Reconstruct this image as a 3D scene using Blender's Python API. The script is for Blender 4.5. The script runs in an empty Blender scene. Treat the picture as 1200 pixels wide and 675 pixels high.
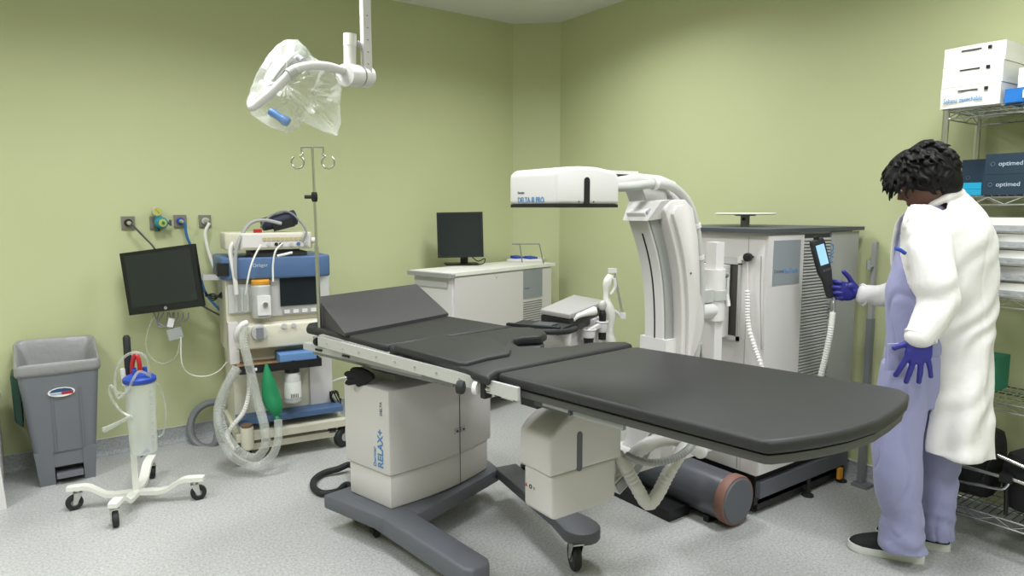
import bpy, bmesh, math, random
from math import sin, cos, pi, radians, atan, tan, sqrt, atan2
from mathutils import Vector, Matrix, Euler, noise
random.seed(7)
V = Vector
COL = bpy.context.scene.collection

# ---------------------------------------------------------------- camera (room axes: X along the left wall, Y along the right wall)
FPX = 790.0; CH = 1.40
PITCH = atan((337.5-246.0)/FPX)
AX = atan((1715-600)/(FPX/cos(PITCH)))
FH = V((cos(AX), sin(AX), 0)); RT = V((sin(AX), -cos(AX), 0)); ZZ = V((0,0,1))
FW = FH*cos(PITCH) - ZZ*sin(PITCH); UP = FH*sin(PITCH) + ZZ*cos(PITCH)
CAM = V((0,0,CH))
def at(px, py, x=None, y=None, z=None, f=None):
    "world point seen at a pixel of the 1200x675 photo, on the plane x=, y=, z= or at horizontal distance f from the camera"
    r = FW + RT*((px-600)/FPX) + UP*((337.5-py)/FPX)
    if x is not None: t = x/r.x
    elif y is not None: t = y/r.y
    elif z is not None: t = (z-CH)/r.z
    else: t = f/r.dot(FH)
    return CAM + r*t

cam = bpy.data.cameras.new('camera'); cam.sensor_width = 36; cam.lens = FPX/1200*36; cam.clip_start = .05
co = bpy.data.objects.new('camera', cam); COL.objects.link(co)
co.location = CAM; co.rotation_euler = (pi/2-PITCH, 0, AX-pi/2)
sc = bpy.context.scene; sc.camera = co
sc.view_settings.view_transform = 'Standard'; sc.view_settings.look = 'None'
sc.view_settings.gamma = 1; sc.view_settings.use_curve_mapping = False

# ---------------------------------------------------------------- materials
def lin(c):
    if isinstance(c, str):
        c = [int(c[i:i+2], 16)/255 for i in (0,2,4)]
    return tuple((a/12.92 if a <= .04045 else ((a+.055)/1.055)**2.4) for a in c) + (1,)
def mat(name, c, rough=.5, metal=0, spec=.5, var=0, vscale=6, bump=0, bscale=60, trans=0, alpha=1, emit=None, estr=0, coat=0, sheen=0, sss=0):
    m = bpy.data.materials.new(name); m.use_nodes = True
    nt = m.node_tree; b = nt.nodes['Principled BSDF']
    b.inputs['Base Color'].default_value = lin(c)
    b.inputs['Roughness'].default_value = rough; b.inputs['Metallic'].default_value = metal
    b.inputs['Specular IOR Level'].default_value = spec
    b.inputs['Transmission Weight'].default_value = trans; b.inputs['Alpha'].default_value = alpha
    b.inputs['Coat Weight'].default_value = coat
    b.inputs['Sheen Weight'].default_value = sheen
    if sss: b.inputs['Subsurface Weight'].default_value = sss; b.inputs['Subsurface Scale'].default_value = .01
    if emit: b.inputs['Emission Color'].default_value = lin(emit); b.inputs['Emission Strength'].default_value = estr
    if var or bump:
        tc = nt.nodes.new('ShaderNodeTexCoord')
    if var:
        n = nt.nodes.new('ShaderNodeTexNoise'); n.inputs['Scale'].default_value = vscale; n.inputs['Detail'].default_value = 4
        nt.links.new(tc.outputs['Object'], n.inputs['Vector'])
        mx = nt.nodes.new('ShaderNodeMix'); mx.data_type = 'RGBA'
        L = lin(c)
        mx.inputs[6].default_value = tuple(a*(1-var) for a in L[:3])+(1,)
        mx.inputs[7].default_value = tuple(min(1,a*(1+var)) for a in L[:3])+(1,)
        nt.links.new(n.outputs['Fac'], mx.inputs[0]); nt.links.new(mx.outputs[2], b.inputs['Base Color'])
    if bump:
        n2 = nt.nodes.new('ShaderNodeTexNoise'); n2.inputs['Scale'].default_value = bscale; n2.inputs['Detail'].default_value = 3
        nt.links.new(tc.outputs['Object'], n2.inputs['Vector'])
        bp = nt.nodes.new('ShaderNodeBump'); bp.inputs['Strength'].default_value = bump; bp.inputs['Distance'].default_value = .01
        nt.links.new(n2.outputs['Fac'], bp.inputs['Height']); nt.links.new(bp.outputs['Normal'], b.inputs['Normal'])
    return m
K = {}
K['white'] = mat('white_enamel', 'dad7d6', .42, var=.02)
K['offwhite'] = mat('offwhite_panel', 'd1cdcb', .45, var=.02)
K['cream'] = mat('cream_panel', 'cfcbb9', .5, var=.03)
K['grey'] = mat('grey_metal_paint', '77797d', .45)
K['midgrey'] = mat('mid_grey', '9a9b9a', .45)
K['lightgrey'] = mat('light_grey', 'b9b9b6', .45)
K['darkgrey'] = mat('dark_grey', '4a4c52', .5)
K['black'] = mat('black_plastic', '121315', .45)
K['rubber'] = mat('black_rubber', '1f2022', .65)
K['pad'] = mat('black_upholstery', '29292a', .5, var=.08, vscale=3, bump=.05, bscale=220, spec=.4)
K['steel'] = mat('brushed_steel', 'c9c9c6', .28, 1)
K['alu'] = mat('rail_aluminium', 'c9c8c5', .35, .35)
K['hook'] = mat('hook_metal', 'a3a294', .35, .7)
K['chrome'] = mat('chrome_wire', 'd8d8d4', .18, 1)
K['screen'] = mat('dark_screen', '20262a', .2, spec=.6)
K['blue'] = mat('machine_blue', '4c6890', .45)
K['royal'] = mat('royal_blue', '2346a8', .45)
K['hoseblue'] = mat('hose_blue', '2c6a9e', .5)
K['teal'] = mat('regulator_teal', '2f8797', .4)
K['yellow'] = mat('gauge_yellow', 'b4b65c', .4)
K['orange'] = mat('orange_cap', 'dd9a2a', .4)
K['red'] = mat('red_plastic', 'b3202b', .4)
K['green'] = mat('green_latex', '0e7a4c', .5, var=.1, vscale=30)
K['boxgreen'] = mat('green_card', '1d7a62', .6)
K['rust'] = mat('rust_band', '7d5a4f', .6, var=.08)
K['gas'] = mat('outlet_steel', '8c8782', .4, .6)
K['textblue'] = mat('print_blue', '4d86bd', .6)
K['textgrey'] = mat('print_grey', '55616e', .6)
K['textwhite'] = mat('print_white', 'b9c6d4', .6)
K['plate'] = mat('plate_grey', '8b9197', .35)
K['boxnavy'] = mat('navy_card', '1d3344', .55)
K['boxside'] = mat('slate_card', '53646c', .55)
K['cyan'] = mat('cyan_card', '1f9fc6', .5)
K['card'] = mat('white_card', 'e4e3dc', .6, var=.02)
K['label'] = mat('paper_label', 'e9e8e4', .6)
K['glove'] = mat('nitrile_glove', '2b2c86', .42, var=.08, vscale=40)
K['coat'] = mat('coat_cotton', 'e2dfdd', .8, bump=.12, bscale=45, sheen=.2)
K['scrub'] = mat('lilac_scrubs', '9394ba', .85, var=.05, vscale=8, bump=.15, bscale=40, sheen=.2)
K['skin'] = mat('skin', '664536', .55, var=.06, sss=.1)
K['hair'] = mat('dark_hair', '0c0908', .6, spec=.25, var=.3, vscale=30)
K['shoe'] = mat('black_knit', '1b1b1e', .8, bump=.2, bscale=200)
K['sole'] = mat('white_sole', 'dcdcd8', .6)
K['bin'] = mat('bin_grey', '6b6e74', .5, var=.03)
K['darkgreen'] = mat('dark_green_plastic', '24473c', .5)
K['liner'] = mat('bin_liner', '8c8b8c', .35, bump=.3, bscale=25)
K['lcd'] = mat('lit_display', '7fa8c8', .3, emit='8fb8d8', estr=.7)
K['corr'] = mat('corrugated_white', 'd2cfcc', .45)
K['bag'] = mat('black_fabric', '18181a', .85, bump=.3, bscale=60)

def clear(name, tint, a, rough=.15, tl=.0):
    "thin clear plastic: part see-through, part glossy/diffuse"
    m = bpy.data.materials.new(name); m.use_nodes = True; nt = m.node_tree
    b = nt.nodes['Principled BSDF']; b.inputs['Base Color'].default_value = lin(tint); b.inputs['Roughness'].default_value = rough
    b.inputs['Specular IOR Level'].default_value = .8
    tr = nt.nodes.new('ShaderNodeBsdfTransparent'); mx = nt.nodes.new('ShaderNodeMixShader')
    lw = nt.nodes.new('ShaderNodeLayerWeight'); lw.inputs['Blend'].default_value = .35
    mr = nt.nodes.new('ShaderNodeMapRange'); mr.inputs['To Min'].default_value = a; mr.inputs['To Max'].default_value = min(1, a+.5)
    nt.links.new(lw.outputs['Facing'], mr.inputs['Value']); nt.links.new(mr.outputs['Result'], mx.inputs[0])
    nt.links.new(tr.outputs[0], mx.inputs[1]); nt.links.new(b.outputs[0], mx.inputs[2])
    nt.links.new(mx.outputs[0], nt.nodes['Material Output'].inputs['Surface'])
    return m
K['clearbag'] = clear('clear_plastic_sheet', 'eceeea', .11, .08)
K['canister'] = clear('frosted_plastic', 'd8dcd4', .5, .3)
K['tubing'] = clear('clear_tubing', 'c9ccc6', .30, .2)
K['wrap'] = clear('clear_wrap', 'b9bcc2', .45, .1)

# ---------------------------------------------------------------- geometry
class G:
    def __init__(s, m=None):
        s.bm = bmesh.new(); s.m = m or Matrix()
    def _new(s, vs, fs):
        b = s.bm; v = [b.verts.new(s.m @ V(p)) for p in vs]; out = []
        for f in fs:
            try: out.append(b.faces.new([v[i] for i in f]))
            except ValueError: pass
        return v, out
    def _bev(s, faces, w, seg=2, ang=.5):
        es = {e for f in faces for e in f.edges}
        es = [e for e in es if len(e.link_faces) == 2 and e.calc_face_angle(0) > ang]
        if es and w > 0:
            bmesh.ops.bevel(s.bm, geom=es, offset=w, segments=seg, profile=.5, affect='EDGES', clamp_overlap=True)
    def hexa(s, p, b=0, seg=2):
        "8 corners: 4 bottom (ccw) then 4 top"
        v, f = s._new(p, [(3,2,1,0),(4,5,6,7),(0,1,5,4),(1,2,6,5),(2,3,7,6),(3,0,4,7)])
        s._bev(f, b, seg); return s
    def box(s, x0, x1, y0, y1, z0, z1, b=.004, seg=2):
        if x0 > x1: x0, x1 = x1, x0
        if y0 > y1: y0, y1 = y1, y0
        if z0 > z1: z0, z1 = z1, z0
        return s.hexa([(x0,y0,z0),(x1,y0,z0),(x1,y1,z0),(x0,y1,z0),(x0,y0,z1),(x1,y0,z1),(x1,y1,z1),(x0,y1,z1)], b, seg)
    def obox(s, c, size, rot=None, b=.003, seg=2):
        R = rot if isinstance(rot, Matrix) else (Euler(rot).to_matrix() if rot else Matrix.Identity(3))
        hx, hy, hz = [a/2 for a in size]; c = V(c)
        P = [c + R @ V(q) for q in [(-hx,-hy,-hz),(hx,-hy,-hz),(hx,hy,-hz),(-hx,hy,-hz),(-hx,-hy,hz),(hx,-hy,hz),(hx,hy,hz),(-hx,hy,hz)]]
        return s.hexa(P, b, seg)
    def bar(s, p0, p1, w, h, b=.002, up=ZZ):
        p0, p1 = V(p0), V(p1); d = (p1-p0); L = d.length; d.normalize()
        sd = d.cross(up)
        if sd.length < 1e-4: sd = d.cross(V((1,0,0)))
        sd.normalize(); u = sd.cross(d)
        R = Matrix((sd, d, u)).transposed()
        return s.obox((p0+p1)/2, (w, L, h), R, b)
    def prism(s, poly, a0, a1, axis='z', b=0, seg=2):
        def p(u, v, a): return {'z': (u,v,a), 'y': (u,a,v), 'x': (a,u,v)}[axis]
        n = len(poly)
        vs = [p(u,v,a0) for u,v in poly] + [p(u,v,a1) for u,v in poly]
        fs = [tuple(range(n-1,-1,-1)), tuple(range(n,2*n))] + [(i,(i+1)%n,n+(i+1)%n,n+i) for i in range(n)]
        v, f = s._new(vs, fs); bmesh.ops.recalc_face_normals(s.bm, faces=f)
        s._bev(f, b, seg); return s
    def ring_loft(s, rings, caps=True, closed=False):
        n = len(rings[0]); vs = [q for r in rings for q in r]; fs = []
        m = len(rings)
        for i in range(m-1 if not closed else m):
            j = (i+1) % m
            for k in range(n):
                fs.append((i*n+k, i*n+(k+1)%n, j*n+(k+1)%n, j*n+k))
        if caps and not closed:
            fs.append(tuple(range(n-1,-1,-1))); fs.append(tuple((m-1)*n+k for k in range(n)))
        v, f = s._new(vs, fs); bmesh.ops.recalc_face_normals(s.bm, faces=f); return s
    def cyl(s, p0, p1, r0, r1=None, n=20, b=0):
        p0, p1 = V(p0), V(p1); r1 = r0 if r1 is None else r1
        d = (p1-p0).normalized(); a = d.cross(ZZ)
        if a.length < 1e-3: a = V((1,0,0))
        a.normalize(); c = d.cross(a)
        rings = [[p + a*(r*cos(2*pi*k/n)) + c*(r*sin(2*pi*k/n)) for k in range(n)] for p, r in ((p0,r0),(p1,r1))]
        s.ring_loft(rings)
        if b:
            fs = s.bm.faces[:] if False else None
        return s
    def tube(s, pts, r, n=10, res=6, smooth=True, caps=True, corr=0, pitch=.012):
        pts = [V(p) for p in pts]
        if smooth and len(pts) > 2:
            q = []
            ext = [pts[0]*2-pts[1]] + pts + [pts[-1]*2-pts[-2]]
            for i in range(1, len(ext)-2):
                a, b, c, d = ext[i-1:i+3]
                for t in range(res):
                    t /= res
                    q.append(.5*((2*b)+(c-a)*t+(2*a-5*b+4*c-d)*t*t+(3*b-a-3*c+d)*t**3))
            q.append(pts[-1]); pts = q
        if corr:
            q = [pts[0]]
            step = pitch/2
            for a, b in zip(pts, pts[1:]):
                L = (b-a).length; m = max(1, int(L/step))
                q += [a.lerp(b, (k+1)/m) for k in range(m)]
            pts = q
        m = len(pts)
        tg = [(pts[min(i+1,m-1)]-pts[max(i-1,0)]).normalized() for i in range(m)]
        a = tg[0].cross(ZZ)
        if a.length < 1e-3: a = tg[0].cross(V((1,0,0)))
        a.normalize(); rings = []
        for i in range(m):
            a = (a - tg[i]*a.dot(tg[i]))
            if a.length < 1e-6: a = tg[i].cross(V((.3,.5,.8)))
            a.normalize(); c = tg[i].cross(a)
            rr = r(i/(m-1)) if callable(r) else r
            if corr: rr *= 1 + (corr if i % 2 else -corr)
            rings.append([pts[i] + a*(rr*cos(2*pi*k/n)) + c*(rr*sin(2*pi*k/n)) for k in range(n)])
        return s.ring_loft(rings, caps)
    def lathe(s, prof, c, axis=ZZ, n=28, caps=True):
        c = V(c); d = V(axis).normalized(); a = d.cross(ZZ)
        if a.length < 1e-3: a = V((1,0,0))
        a.normalize(); e = d.cross(a)
        rings = [[c + d*h + a*(r*cos(2*pi*k/n)) + e*(r*sin(2*pi*k/n)) for k in range(n)] for r, h in prof]
        return s.ring_loft(rings, caps)
    def ball(s, c, r, rot=None, u=20, v=12):
        r = (r,r,r) if not hasattr(r, '__len__') else r
        R = (Euler(rot).to_matrix() if not isinstance(rot, Matrix) else rot) if rot else Matrix.Identity(3)
        c = V(c); rings = []
        for i in range(v+1):
            th = pi*(i if 0 < i < v else (.02 if i == 0 else v-.02))/v
            rings.append([c + R @ V((r[0]*sin(th)*cos(2*pi*k/u), r[1]*sin(th)*sin(2*pi*k/u), -r[2]*cos(th))) for k in range(u)])
        return s.ring_loft(rings)
    def torus(s, c, R, r, axis=ZZ, n=32, m=8, a0=0, a1=2*pi):
        c = V(c); d = V(axis).normalized(); a = d.cross(ZZ)
        if a.length < 1e-3: a = V((1,0,0))
        a.normalize(); e = d.cross(a); full = abs(a1-a0-2*pi) < 1e-3
        cnt = n if full else n+1
        rings = []
        for i in range(cnt):
            t = a0+(a1-a0)*i/n; rd = a*cos(t)+e*sin(t)
            rings.append([c+rd*R+(rd*cos(2*pi*k/m)+d*sin(2*pi*k/m))*r for k in range(m)])
        return s.ring_loft(rings, True, full)

def empty(name, loc, label=None, cat=None, group=None):
    o = bpy.data.objects.new(name, None); COL.objects.link(o); o.location = loc; o.empty_display_size = .1
    tag(o, label, cat, group); return o
def tag(o, label=None, cat=None, group=None, kind=None):
    if label: o['label'] = label
    if cat: o['category'] = cat
    if group: o['group'] = group
    if kind: o['kind'] = kind
    return o
def wloc(o):
    l = V(o.location)
    while o.parent: o = o.parent; l += o.location
    return l
def obj(name, g, m, parent=None, flat=False, label=None, ang=32, at_=None):
    bm = g.bm
    base = wloc(parent) if parent else V((0,0,0))
    org = V(at_) if at_ is not None else (base if parent else V((0,0,0)))
    bmesh.ops.translate(bm, verts=bm.verts, vec=-org)
    for f in bm.faces: f.smooth = not flat
    ca = radians(ang)
    for e in bm.edges:
        if len(e.link_faces) == 2 and e.calc_face_angle(0) > ca: e.smooth = False
    me = bpy.data.meshes.new(name); bm.to_mesh(me); bm.free()
    me.materials.append(K[m] if isinstance(m, str) else m)
    o = bpy.data.objects.new(name, me); COL.objects.link(o)
    if parent: o.parent = parent; o.location = org-base
    else: o.location = org
    if label: o['label'] = label
    return o
def text(name, body, size, mtx, m, parent, ext=.0006, align='LEFT', bold=False, sx=1):
    "lettering turned into a thin mesh; mtx maps the text's own x,y (up),z (out) axes into the world"
    c = bpy.data.curves.new(name, 'FONT'); c.body = body; c.size = size; c.extrude = ext; c.align_x = align; c.resolution_u = 3
    if bold: c.offset = size*.02
    t = bpy.data.objects.new(name+'_src', c); COL.objects.link(t)
    dg = bpy.context.evaluated_depsgraph_get(); dg.update()
    me = bpy.data.meshes.new_from_object(t.evaluated_get(dg))
    bpy.data.objects.remove(t); bpy.data.curves.remove(c)
    base = wloc(parent)
    me.transform(Matrix.Diagonal((sx,1,1,1)))
    me.transform(Matrix.Translation(-base) @ mtx)
    me.materials.clear(); me.materials.append(K[m])
    me.name = name
    o = bpy.data.objects.new(name, me); COL.objects.link(o); o.parent = parent
    return o
def frame(o, xd, yd):
    "matrix with origin o, x axis xd, y axis yd"
    xd = V(xd).normalized(); yd = V(yd); yd = (yd - xd*yd.dot(xd)).normalized(); zd = xd.cross(yd)
    m = Matrix((xd, yd, zd)).transposed().to_4x4(); m.translation = V(o); return m
def remesh(o, vox, smooth=2, disp=None):
    md = o.modifiers.new('r', 'REMESH'); md.mode = 'VOXEL'; md.voxel_size = vox; md.use_smooth_shade = True
    if smooth:
        s = o.modifiers.new('s', 'SMOOTH'); s.iterations = smooth; s.factor = .5
    dg = bpy.context.evaluated_depsgraph_get(); dg.update()
    me = bpy.data.meshes.new_from_object(o.evaluated_get(dg))
    o.modifiers.clear(); old = o.data
    mats = [x for x in old.materials]
    if disp:
        b = bmesh.new(); b.from_mesh(me); b.normal_update()
        for v in b.verts: v.co += v.normal*disp(v.co)
        b.to_mesh(me); b.free()
    me.materials.clear()
    for x in mats: me.materials.append(x)
    for p in me.polygons: p.use_smooth = True
    o.data = me; bpy.data.meshes.remove(old); me.name = o.name
    return o
def copy_tree(o, parent=None, loc=None):
    c = o.copy(); COL.objects.link(c); c.parent = parent
    if loc is not None: c.location = loc
    for ch in list(o.children): copy_tree(ch, c)
    return c
def rotm(loc, rz): return Matrix.Translation(V(loc)) @ Matrix.Rotation(rz, 4, 'Z')
# ================================================================ room
YL, XR, HC = 4.405, 3.43, 2.83
def wallmat():
    m = mat('green_wall_paint', 'adb583', .62, spec=.3)
    nt = m.node_tree; b = nt.nodes['Principled BSDF']
    tc = nt.nodes.new('ShaderNodeTexCoord'); n = nt.nodes.new('ShaderNodeTexNoise'); n.inputs['Scale'].default_value = 1.3; n.inputs['Detail'].default_value = 5
    mx = nt.nodes.new('ShaderNodeMix'); mx.data_type = 'RGBA'
    mx.inputs[6].default_value = lin('b9be93'); mx.inputs[7].default_value = lin('c3c79c')
    n2 = nt.nodes.new('ShaderNodeTexNoise'); n2.inputs['Scale'].default_value = 240
    bp = nt.nodes.new('ShaderNodeBump'); bp.inputs['Strength'].default_value = .08; bp.inputs['Distance'].default_value = .004
    L = nt.links.new
    L(tc.outputs['Object'], n.inputs['Vector']); L(tc.outputs['Object'], n2.inputs['Vector'])
    L(n.outputs['Fac'], mx.inputs[0]); L(mx.outputs[2], b.inputs['Base Color']); L(n2.outputs['Fac'], bp.inputs['Height']); L(bp.outputs['Normal'], b.inputs['Normal'])
    return m
def floormat(name='speckled_vinyl', lo='9d9d9c', hi='c6c6c5', rough=.38):
    m = mat(name, 'b4b4b2', rough, spec=.45)
    nt = m.node_tree; b = nt.nodes['Principled BSDF']; L = nt.links.new
    tc = nt.nodes.new('ShaderNodeTexCoord')
    n = nt.nodes.new('ShaderNodeTexNoise'); n.inputs['Scale'].default_value = 95; n.inputs['Detail'].default_value = 3; n.inputs['Roughness'].default_value = .8
    cr = nt.nodes.new('ShaderNodeValToRGB'); cr.color_ramp.elements[0].position = .36; cr.color_ramp.elements[1].position = .62
    cr.color_ramp.elements[0].color = lin(lo); cr.color_ramp.elements[1].color = lin(hi)
    n2 = nt.nodes.new('ShaderNodeTexNoise'); n2.inputs['Scale'].default_value = 2.2; n2.inputs['Detail'].default_value = 5
    mx = nt.nodes.new('ShaderNodeMix'); mx.data_type = 'RGBA'; mx.blend_type = 'MULTIPLY'; mx.inputs[0].default_value = 1
    cr2 = nt.nodes.new('ShaderNodeValToRGB'); cr2.color_ramp.elements[0].position = .3; cr2.color_ramp.elements[1].position = .7
    cr2.color_ramp.elements[0].color = (.9,.9,.9,1); cr2.color_ramp.elements[1].color = (1,1,1,1)
    for t in (n, n2): L(tc.outputs['Object'], t.inputs['Vector'])
    L(n.outputs['Fac'], cr.inputs['Fac']); L(n2.outputs['Fac'], cr2.inputs['Fac'])
    L(cr.outputs['Color'], mx.inputs[6]); L(cr2.outputs['Color'], mx.inputs[7]); L(mx.outputs[2], b.inputs['Base Color'])
    return m
K['wall'] = wallmat(); K['floor'] = floormat(); K['ceiling'] = mat('ceiling_paint', 'd9d9d2', .8)
K['cove'] = floormat('cove_vinyl', '8d9093', 'adb0b2', .5); K['covetrim'] = mat('cove_trim', 'c9c9c2', .5)
X0, Y0 = -2.6, -2.4
t = .12
C1 = (3.150, YL); C2 = (XR, 4.16)
tag(obj('floor', G().box(X0-t, XR+t, Y0-t, YL+t, -.1, 0, 0), 'floor'), kind='structure')
tag(obj('ceiling', G().box(X0-t, XR+t, Y0-t, YL+t, HC, HC+.1, 0), 'ceiling'), kind='structure')
tag(obj('wall_left', G().box(X0, C1[0], YL, YL+t, 0, HC, 0), 'wall'), kind='structure')
tag(obj('wall_right', G().box(XR, XR+t, Y0, C2[1], 0, HC, 0), 'wall'), kind='structure')
tag(obj('wall_corner', G().prism([C1, C2, (XR+t, C2[1]), (XR+t, YL+t), (C1[0], YL+t)], 0, HC), 'wall'), kind='structure')
tag(obj('wall_front', G().box(X0, XR, Y0-t, Y0, 0, HC, 0), 'wall'), kind='structure')
tag(obj('wall_back', G().box(X0-t, X0, Y0, YL, 0, HC, 0), 'wall'), kind='structure')
def cove(name, p0, p1, nrm):
    g = G(); p0, p1, n = V(p0+(0,)), V(p1+(0,)), V(nrm+(0,)).normalized()
    prof = [(.001,0),(.035,0),(.02,.006),(.01,.02),(.006,.035),(.006,.096),(.001,.096)]
    g.ring_loft([[p + n*a + ZZ*h for a, h in prof] for p in (p0, p1)])
    o = obj(name, g, 'cove'); tag(o, kind='structure')
    g = G(); g.ring_loft([[p + n*a + ZZ*h for a, h in [(.001,.096),(.009,.096),(.009,.101),(.001,.101)]] for p in (p0, p1)])
    q = obj('trim_1', g, 'covetrim'); tag(q, kind='structure')
cove('baseboard_left', (X0, YL), C1, (0,-1))
cove('baseboard_right', C2, (XR, Y0), (-1,0))
cove('baseboard_corner', C1, C2, (-(C1[1]-C2[1]), -(C2[0]-C1[0])))
# ceiling luminaires: recessed panels, the lamps of the room
K['panel'] = mat('panel_diffuser', 'ffffff', .5, emit='fff8ee', estr=3)
proto = None
for i, (x, y) in enumerate([(.55,.9),(2.35,.9),(.55,2.9),(2.35,2.9),(-1.1,.9),(.55,-1.1),(2.15,-1.1),(-1.1,2.9)]):
    if proto is None:
        r = empty('ceiling_light', (0,0,HC)); tag(r, None, 'ceiling light', 'recessed ceiling panels')
        obj('frame', G().box(-.3,.3,-.3,-.27,-.012,0,.002).box(-.3,.3,.27,.3,-.012,0,.002).box(-.3,-.27,-.27,.27,-.012,0,.002).box(.27,.3,-.27,.27,-.012,0,.002), 'white', None)
        fr = bpy.context.scene.collection.objects['frame']; fr.parent = r
        d = obj('diffuser', G().box(-.27,.27,-.27,.27,-.006,-.001,0), 'panel', None); d.parent = r
        proto = r
        r.location = (x,y,HC)
    else: r = copy_tree(proto, None, (x,y,HC))
    r['label'] = 'square white light panel set in the ceiling above the room'
for i, (x, y) in enumerate([(.55,.9),(2.35,.9),(.55,2.9),(2.35,2.9),(-1.1,.9),(.55,-1.1),(2.15,-1.1),(-1.1,2.9)]):
    la = bpy.data.lights.new('panel_light', 'AREA'); la.shape = 'SQUARE'; la.size = .54; la.energy = 24; la.spread = radians(150); la.color = (.93,.965,1)
    lo = bpy.data.objects.new('panel_light', la); COL.objects.link(lo); lo.location = (x,y,HC-.02)
world = bpy.data.worlds.new('world'); sc.world = world; world.use_nodes = True
world.node_tree.nodes['Background'].inputs[0].default_value = (.8,.85,.9,1); world.node_tree.nodes['Background'].inputs[1].default_value = .05
sc.view_settings.exposure = 0.12
# ================================================================ treatment table
TZ = .90
def pz(px, py, z=TZ): p = at(px, py, z=z); return (p.x, p.y)
tb = empty('operating_table', at(500, 560, z=0), 'black padded treatment table on a white column base, running across the middle of the room', 'operating table')
TA = radians(5.5)     # heading of the table
def padpoly(name, poly, z1=TZ, th=.034, b=.014, m='pad', par=tb, label=None):
    g = G(); g.prism(poly, z1-th, z1, 'z', b, 4); return obj(name, g, m, par, ang=50, label=label)
# head section (its far corner is under the wedge)
hl = V(pz(353,381)); hj = V(pz(453,404)); fj = V(pz(599,382)); ax = (hl-hj).normalized(); side = (fj-hj).normalized()
HL = (hl-hj).length + .06
headpoly = [tuple(hj), tuple(fj), tuple(fj+ax*(HL-.10)), tuple(fj+ax*(HL-.02)-side*.05), tuple(fj+ax*HL-side*.16), tuple(hj+ax*(HL+.0)+side*.16), tuple(hj+ax*(HL-.02)+side*.05), tuple(hj+ax*(HL-.10))]
padpoly('head_cushion', headpoly)
def arc(c, r, a0, a1, n=8): return [(c[0]+r*cos(a0+(a1-a0)*i/n), c[1]+r*sin(a0+(a1-a0)*i/n)) for i in range(n+1)]
# torso section with a rounded tongue and cut-out on the far side
e = .004
mid = [pz(*q) for q in [(455,405),(600,383),(622,383),(637,386),(641,390),(634,394),(615,395),(603,397),(601,401),(609,405),(640,407),(668,405),(690,401),(716,400),(734,400),(742,403),(583,434),(573,441),(560,437),(546,431)]]
padpoly('seat_cushion', mid, b=.012)
leaf = [pz(*q) for q in [(583,437),(740,406.5),(749,406.5),(900,430),(1040,452.5),(1058,456),(1066,461),(1064,469),(1050,481),(1032,492),(1000,502),(965,509),(930,514),(906,516.5),(896,516)]]
padpoly('leg_cushion', leaf, b=.012)
# raised oval pad at the near edge of the middle section
sp = [pz(*q, z=TZ+.012) for q in [(461,404),(520,392),(575,395),(599,409),(597,414),(570,419),(547,425),(538,424)]]
padpoly('side_pad', sp, TZ+.012, .03, .008)
# boards and rails under the cushions
def inset(poly, d):
    c = V((sum(p[0] for p in poly)/len(poly), sum(p[1] for p in poly)/len(poly)))
    return [tuple(V(p)+(c-V(p)).normalized()*d) for p in poly]
g = G(); g.prism(inset(leaf,.012), TZ-.060, TZ-.038, 'z', .004, 2); obj('leg_board', g, mat('board_grey','454542',.5), tb, label='dark grey board under the long leg cushion')
g = G(); g.prism(inset(mid,.05), TZ-.062, TZ-.036, 'z', .004); obj('seat_board', g, 'darkgrey', tb)
g = G(); g.prism(inset(headpoly,.05), TZ-.060, TZ-.036, 'z', .004); obj('head_board', g, 'darkgrey', tb)
# near-side steel accessory rail: from the head to the clamp, then a second one along the leg board
d2 = (V(pz(368,394,TZ-.06))-V(pz(606,466,TZ-.06))).normalized()
r0 = at(371,399,z=TZ-.040); r1 = at(608,462,z=TZ-.040); dr = (r1-r0).normalized(); up = ZZ
g = G(); g.bar(r0+dr*.02, r1, .012, .040); obj('rail', g, 'alu', tb, label='long bright steel side rail')
sd = V((dr.y,-dr.x,0)); sd = -sd if sd.x > 0 else sd     # towards the near side
off = -sd*.028
g = G(); g.bar(r0+off+ZZ*.012, at(455,417,z=TZ-.04)+off*.6, .03, .022); obj('rail_cover', g, 'alu', tb)
g = G(); g.bar(at(470,421,z=TZ-.035)-sd*.018, at(549,444,z=TZ-.04)-sd*.018, .02, .022); obj('rail_cover', g, 'lightgrey', tb)
g = G(); g.bar(at(456,418,z=TZ-.036)-sd*.0, at(470,422,z=TZ-.036)-sd*.0, .02, .022); obj('rail_gap', g, 'black', tb)
for k in range(9):
    p = r0.lerp(r1, .08+.1*k)
    g = G(); g.cyl(p+sd*.005, p+sd*.009, .005, n=10); obj('bolt', g, 'chrome', tb)
for k in range(3):
    p = r0.lerp(r1, .15+.32*k)
    g = G(); g.obox(p-sd*.02, (.03,.03,.03), (0,0,TA)); obj('rail_spacer', g, 'steel', tb)
s0 = at(612,464,z=TZ-.066); s1 = at(732,499,z=TZ-.066)
g = G(); g.bar(s0-sd*.01, s0.lerp(s1,.18)-sd*.01, .03, .05); obj('rail_joint', g, 'black', tb)
g = G(); g.bar(s0.lerp(s1,.15), s0.lerp(s1,.52), .012, .03); obj('leaf_rail', g, 'darkgrey', tb)
g = G(); g.bar(s0.lerp(s1,.24)+sd*.007, s0.lerp(s1,.50)+sd*.007, .002, .016, 0); obj('rating_label', g, 'lightgrey', tb)
g = G(); g.bar(s0.lerp(s1,.55), s1, .012, .024); obj('leaf_rail', g, 'midgrey', tb)
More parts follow.
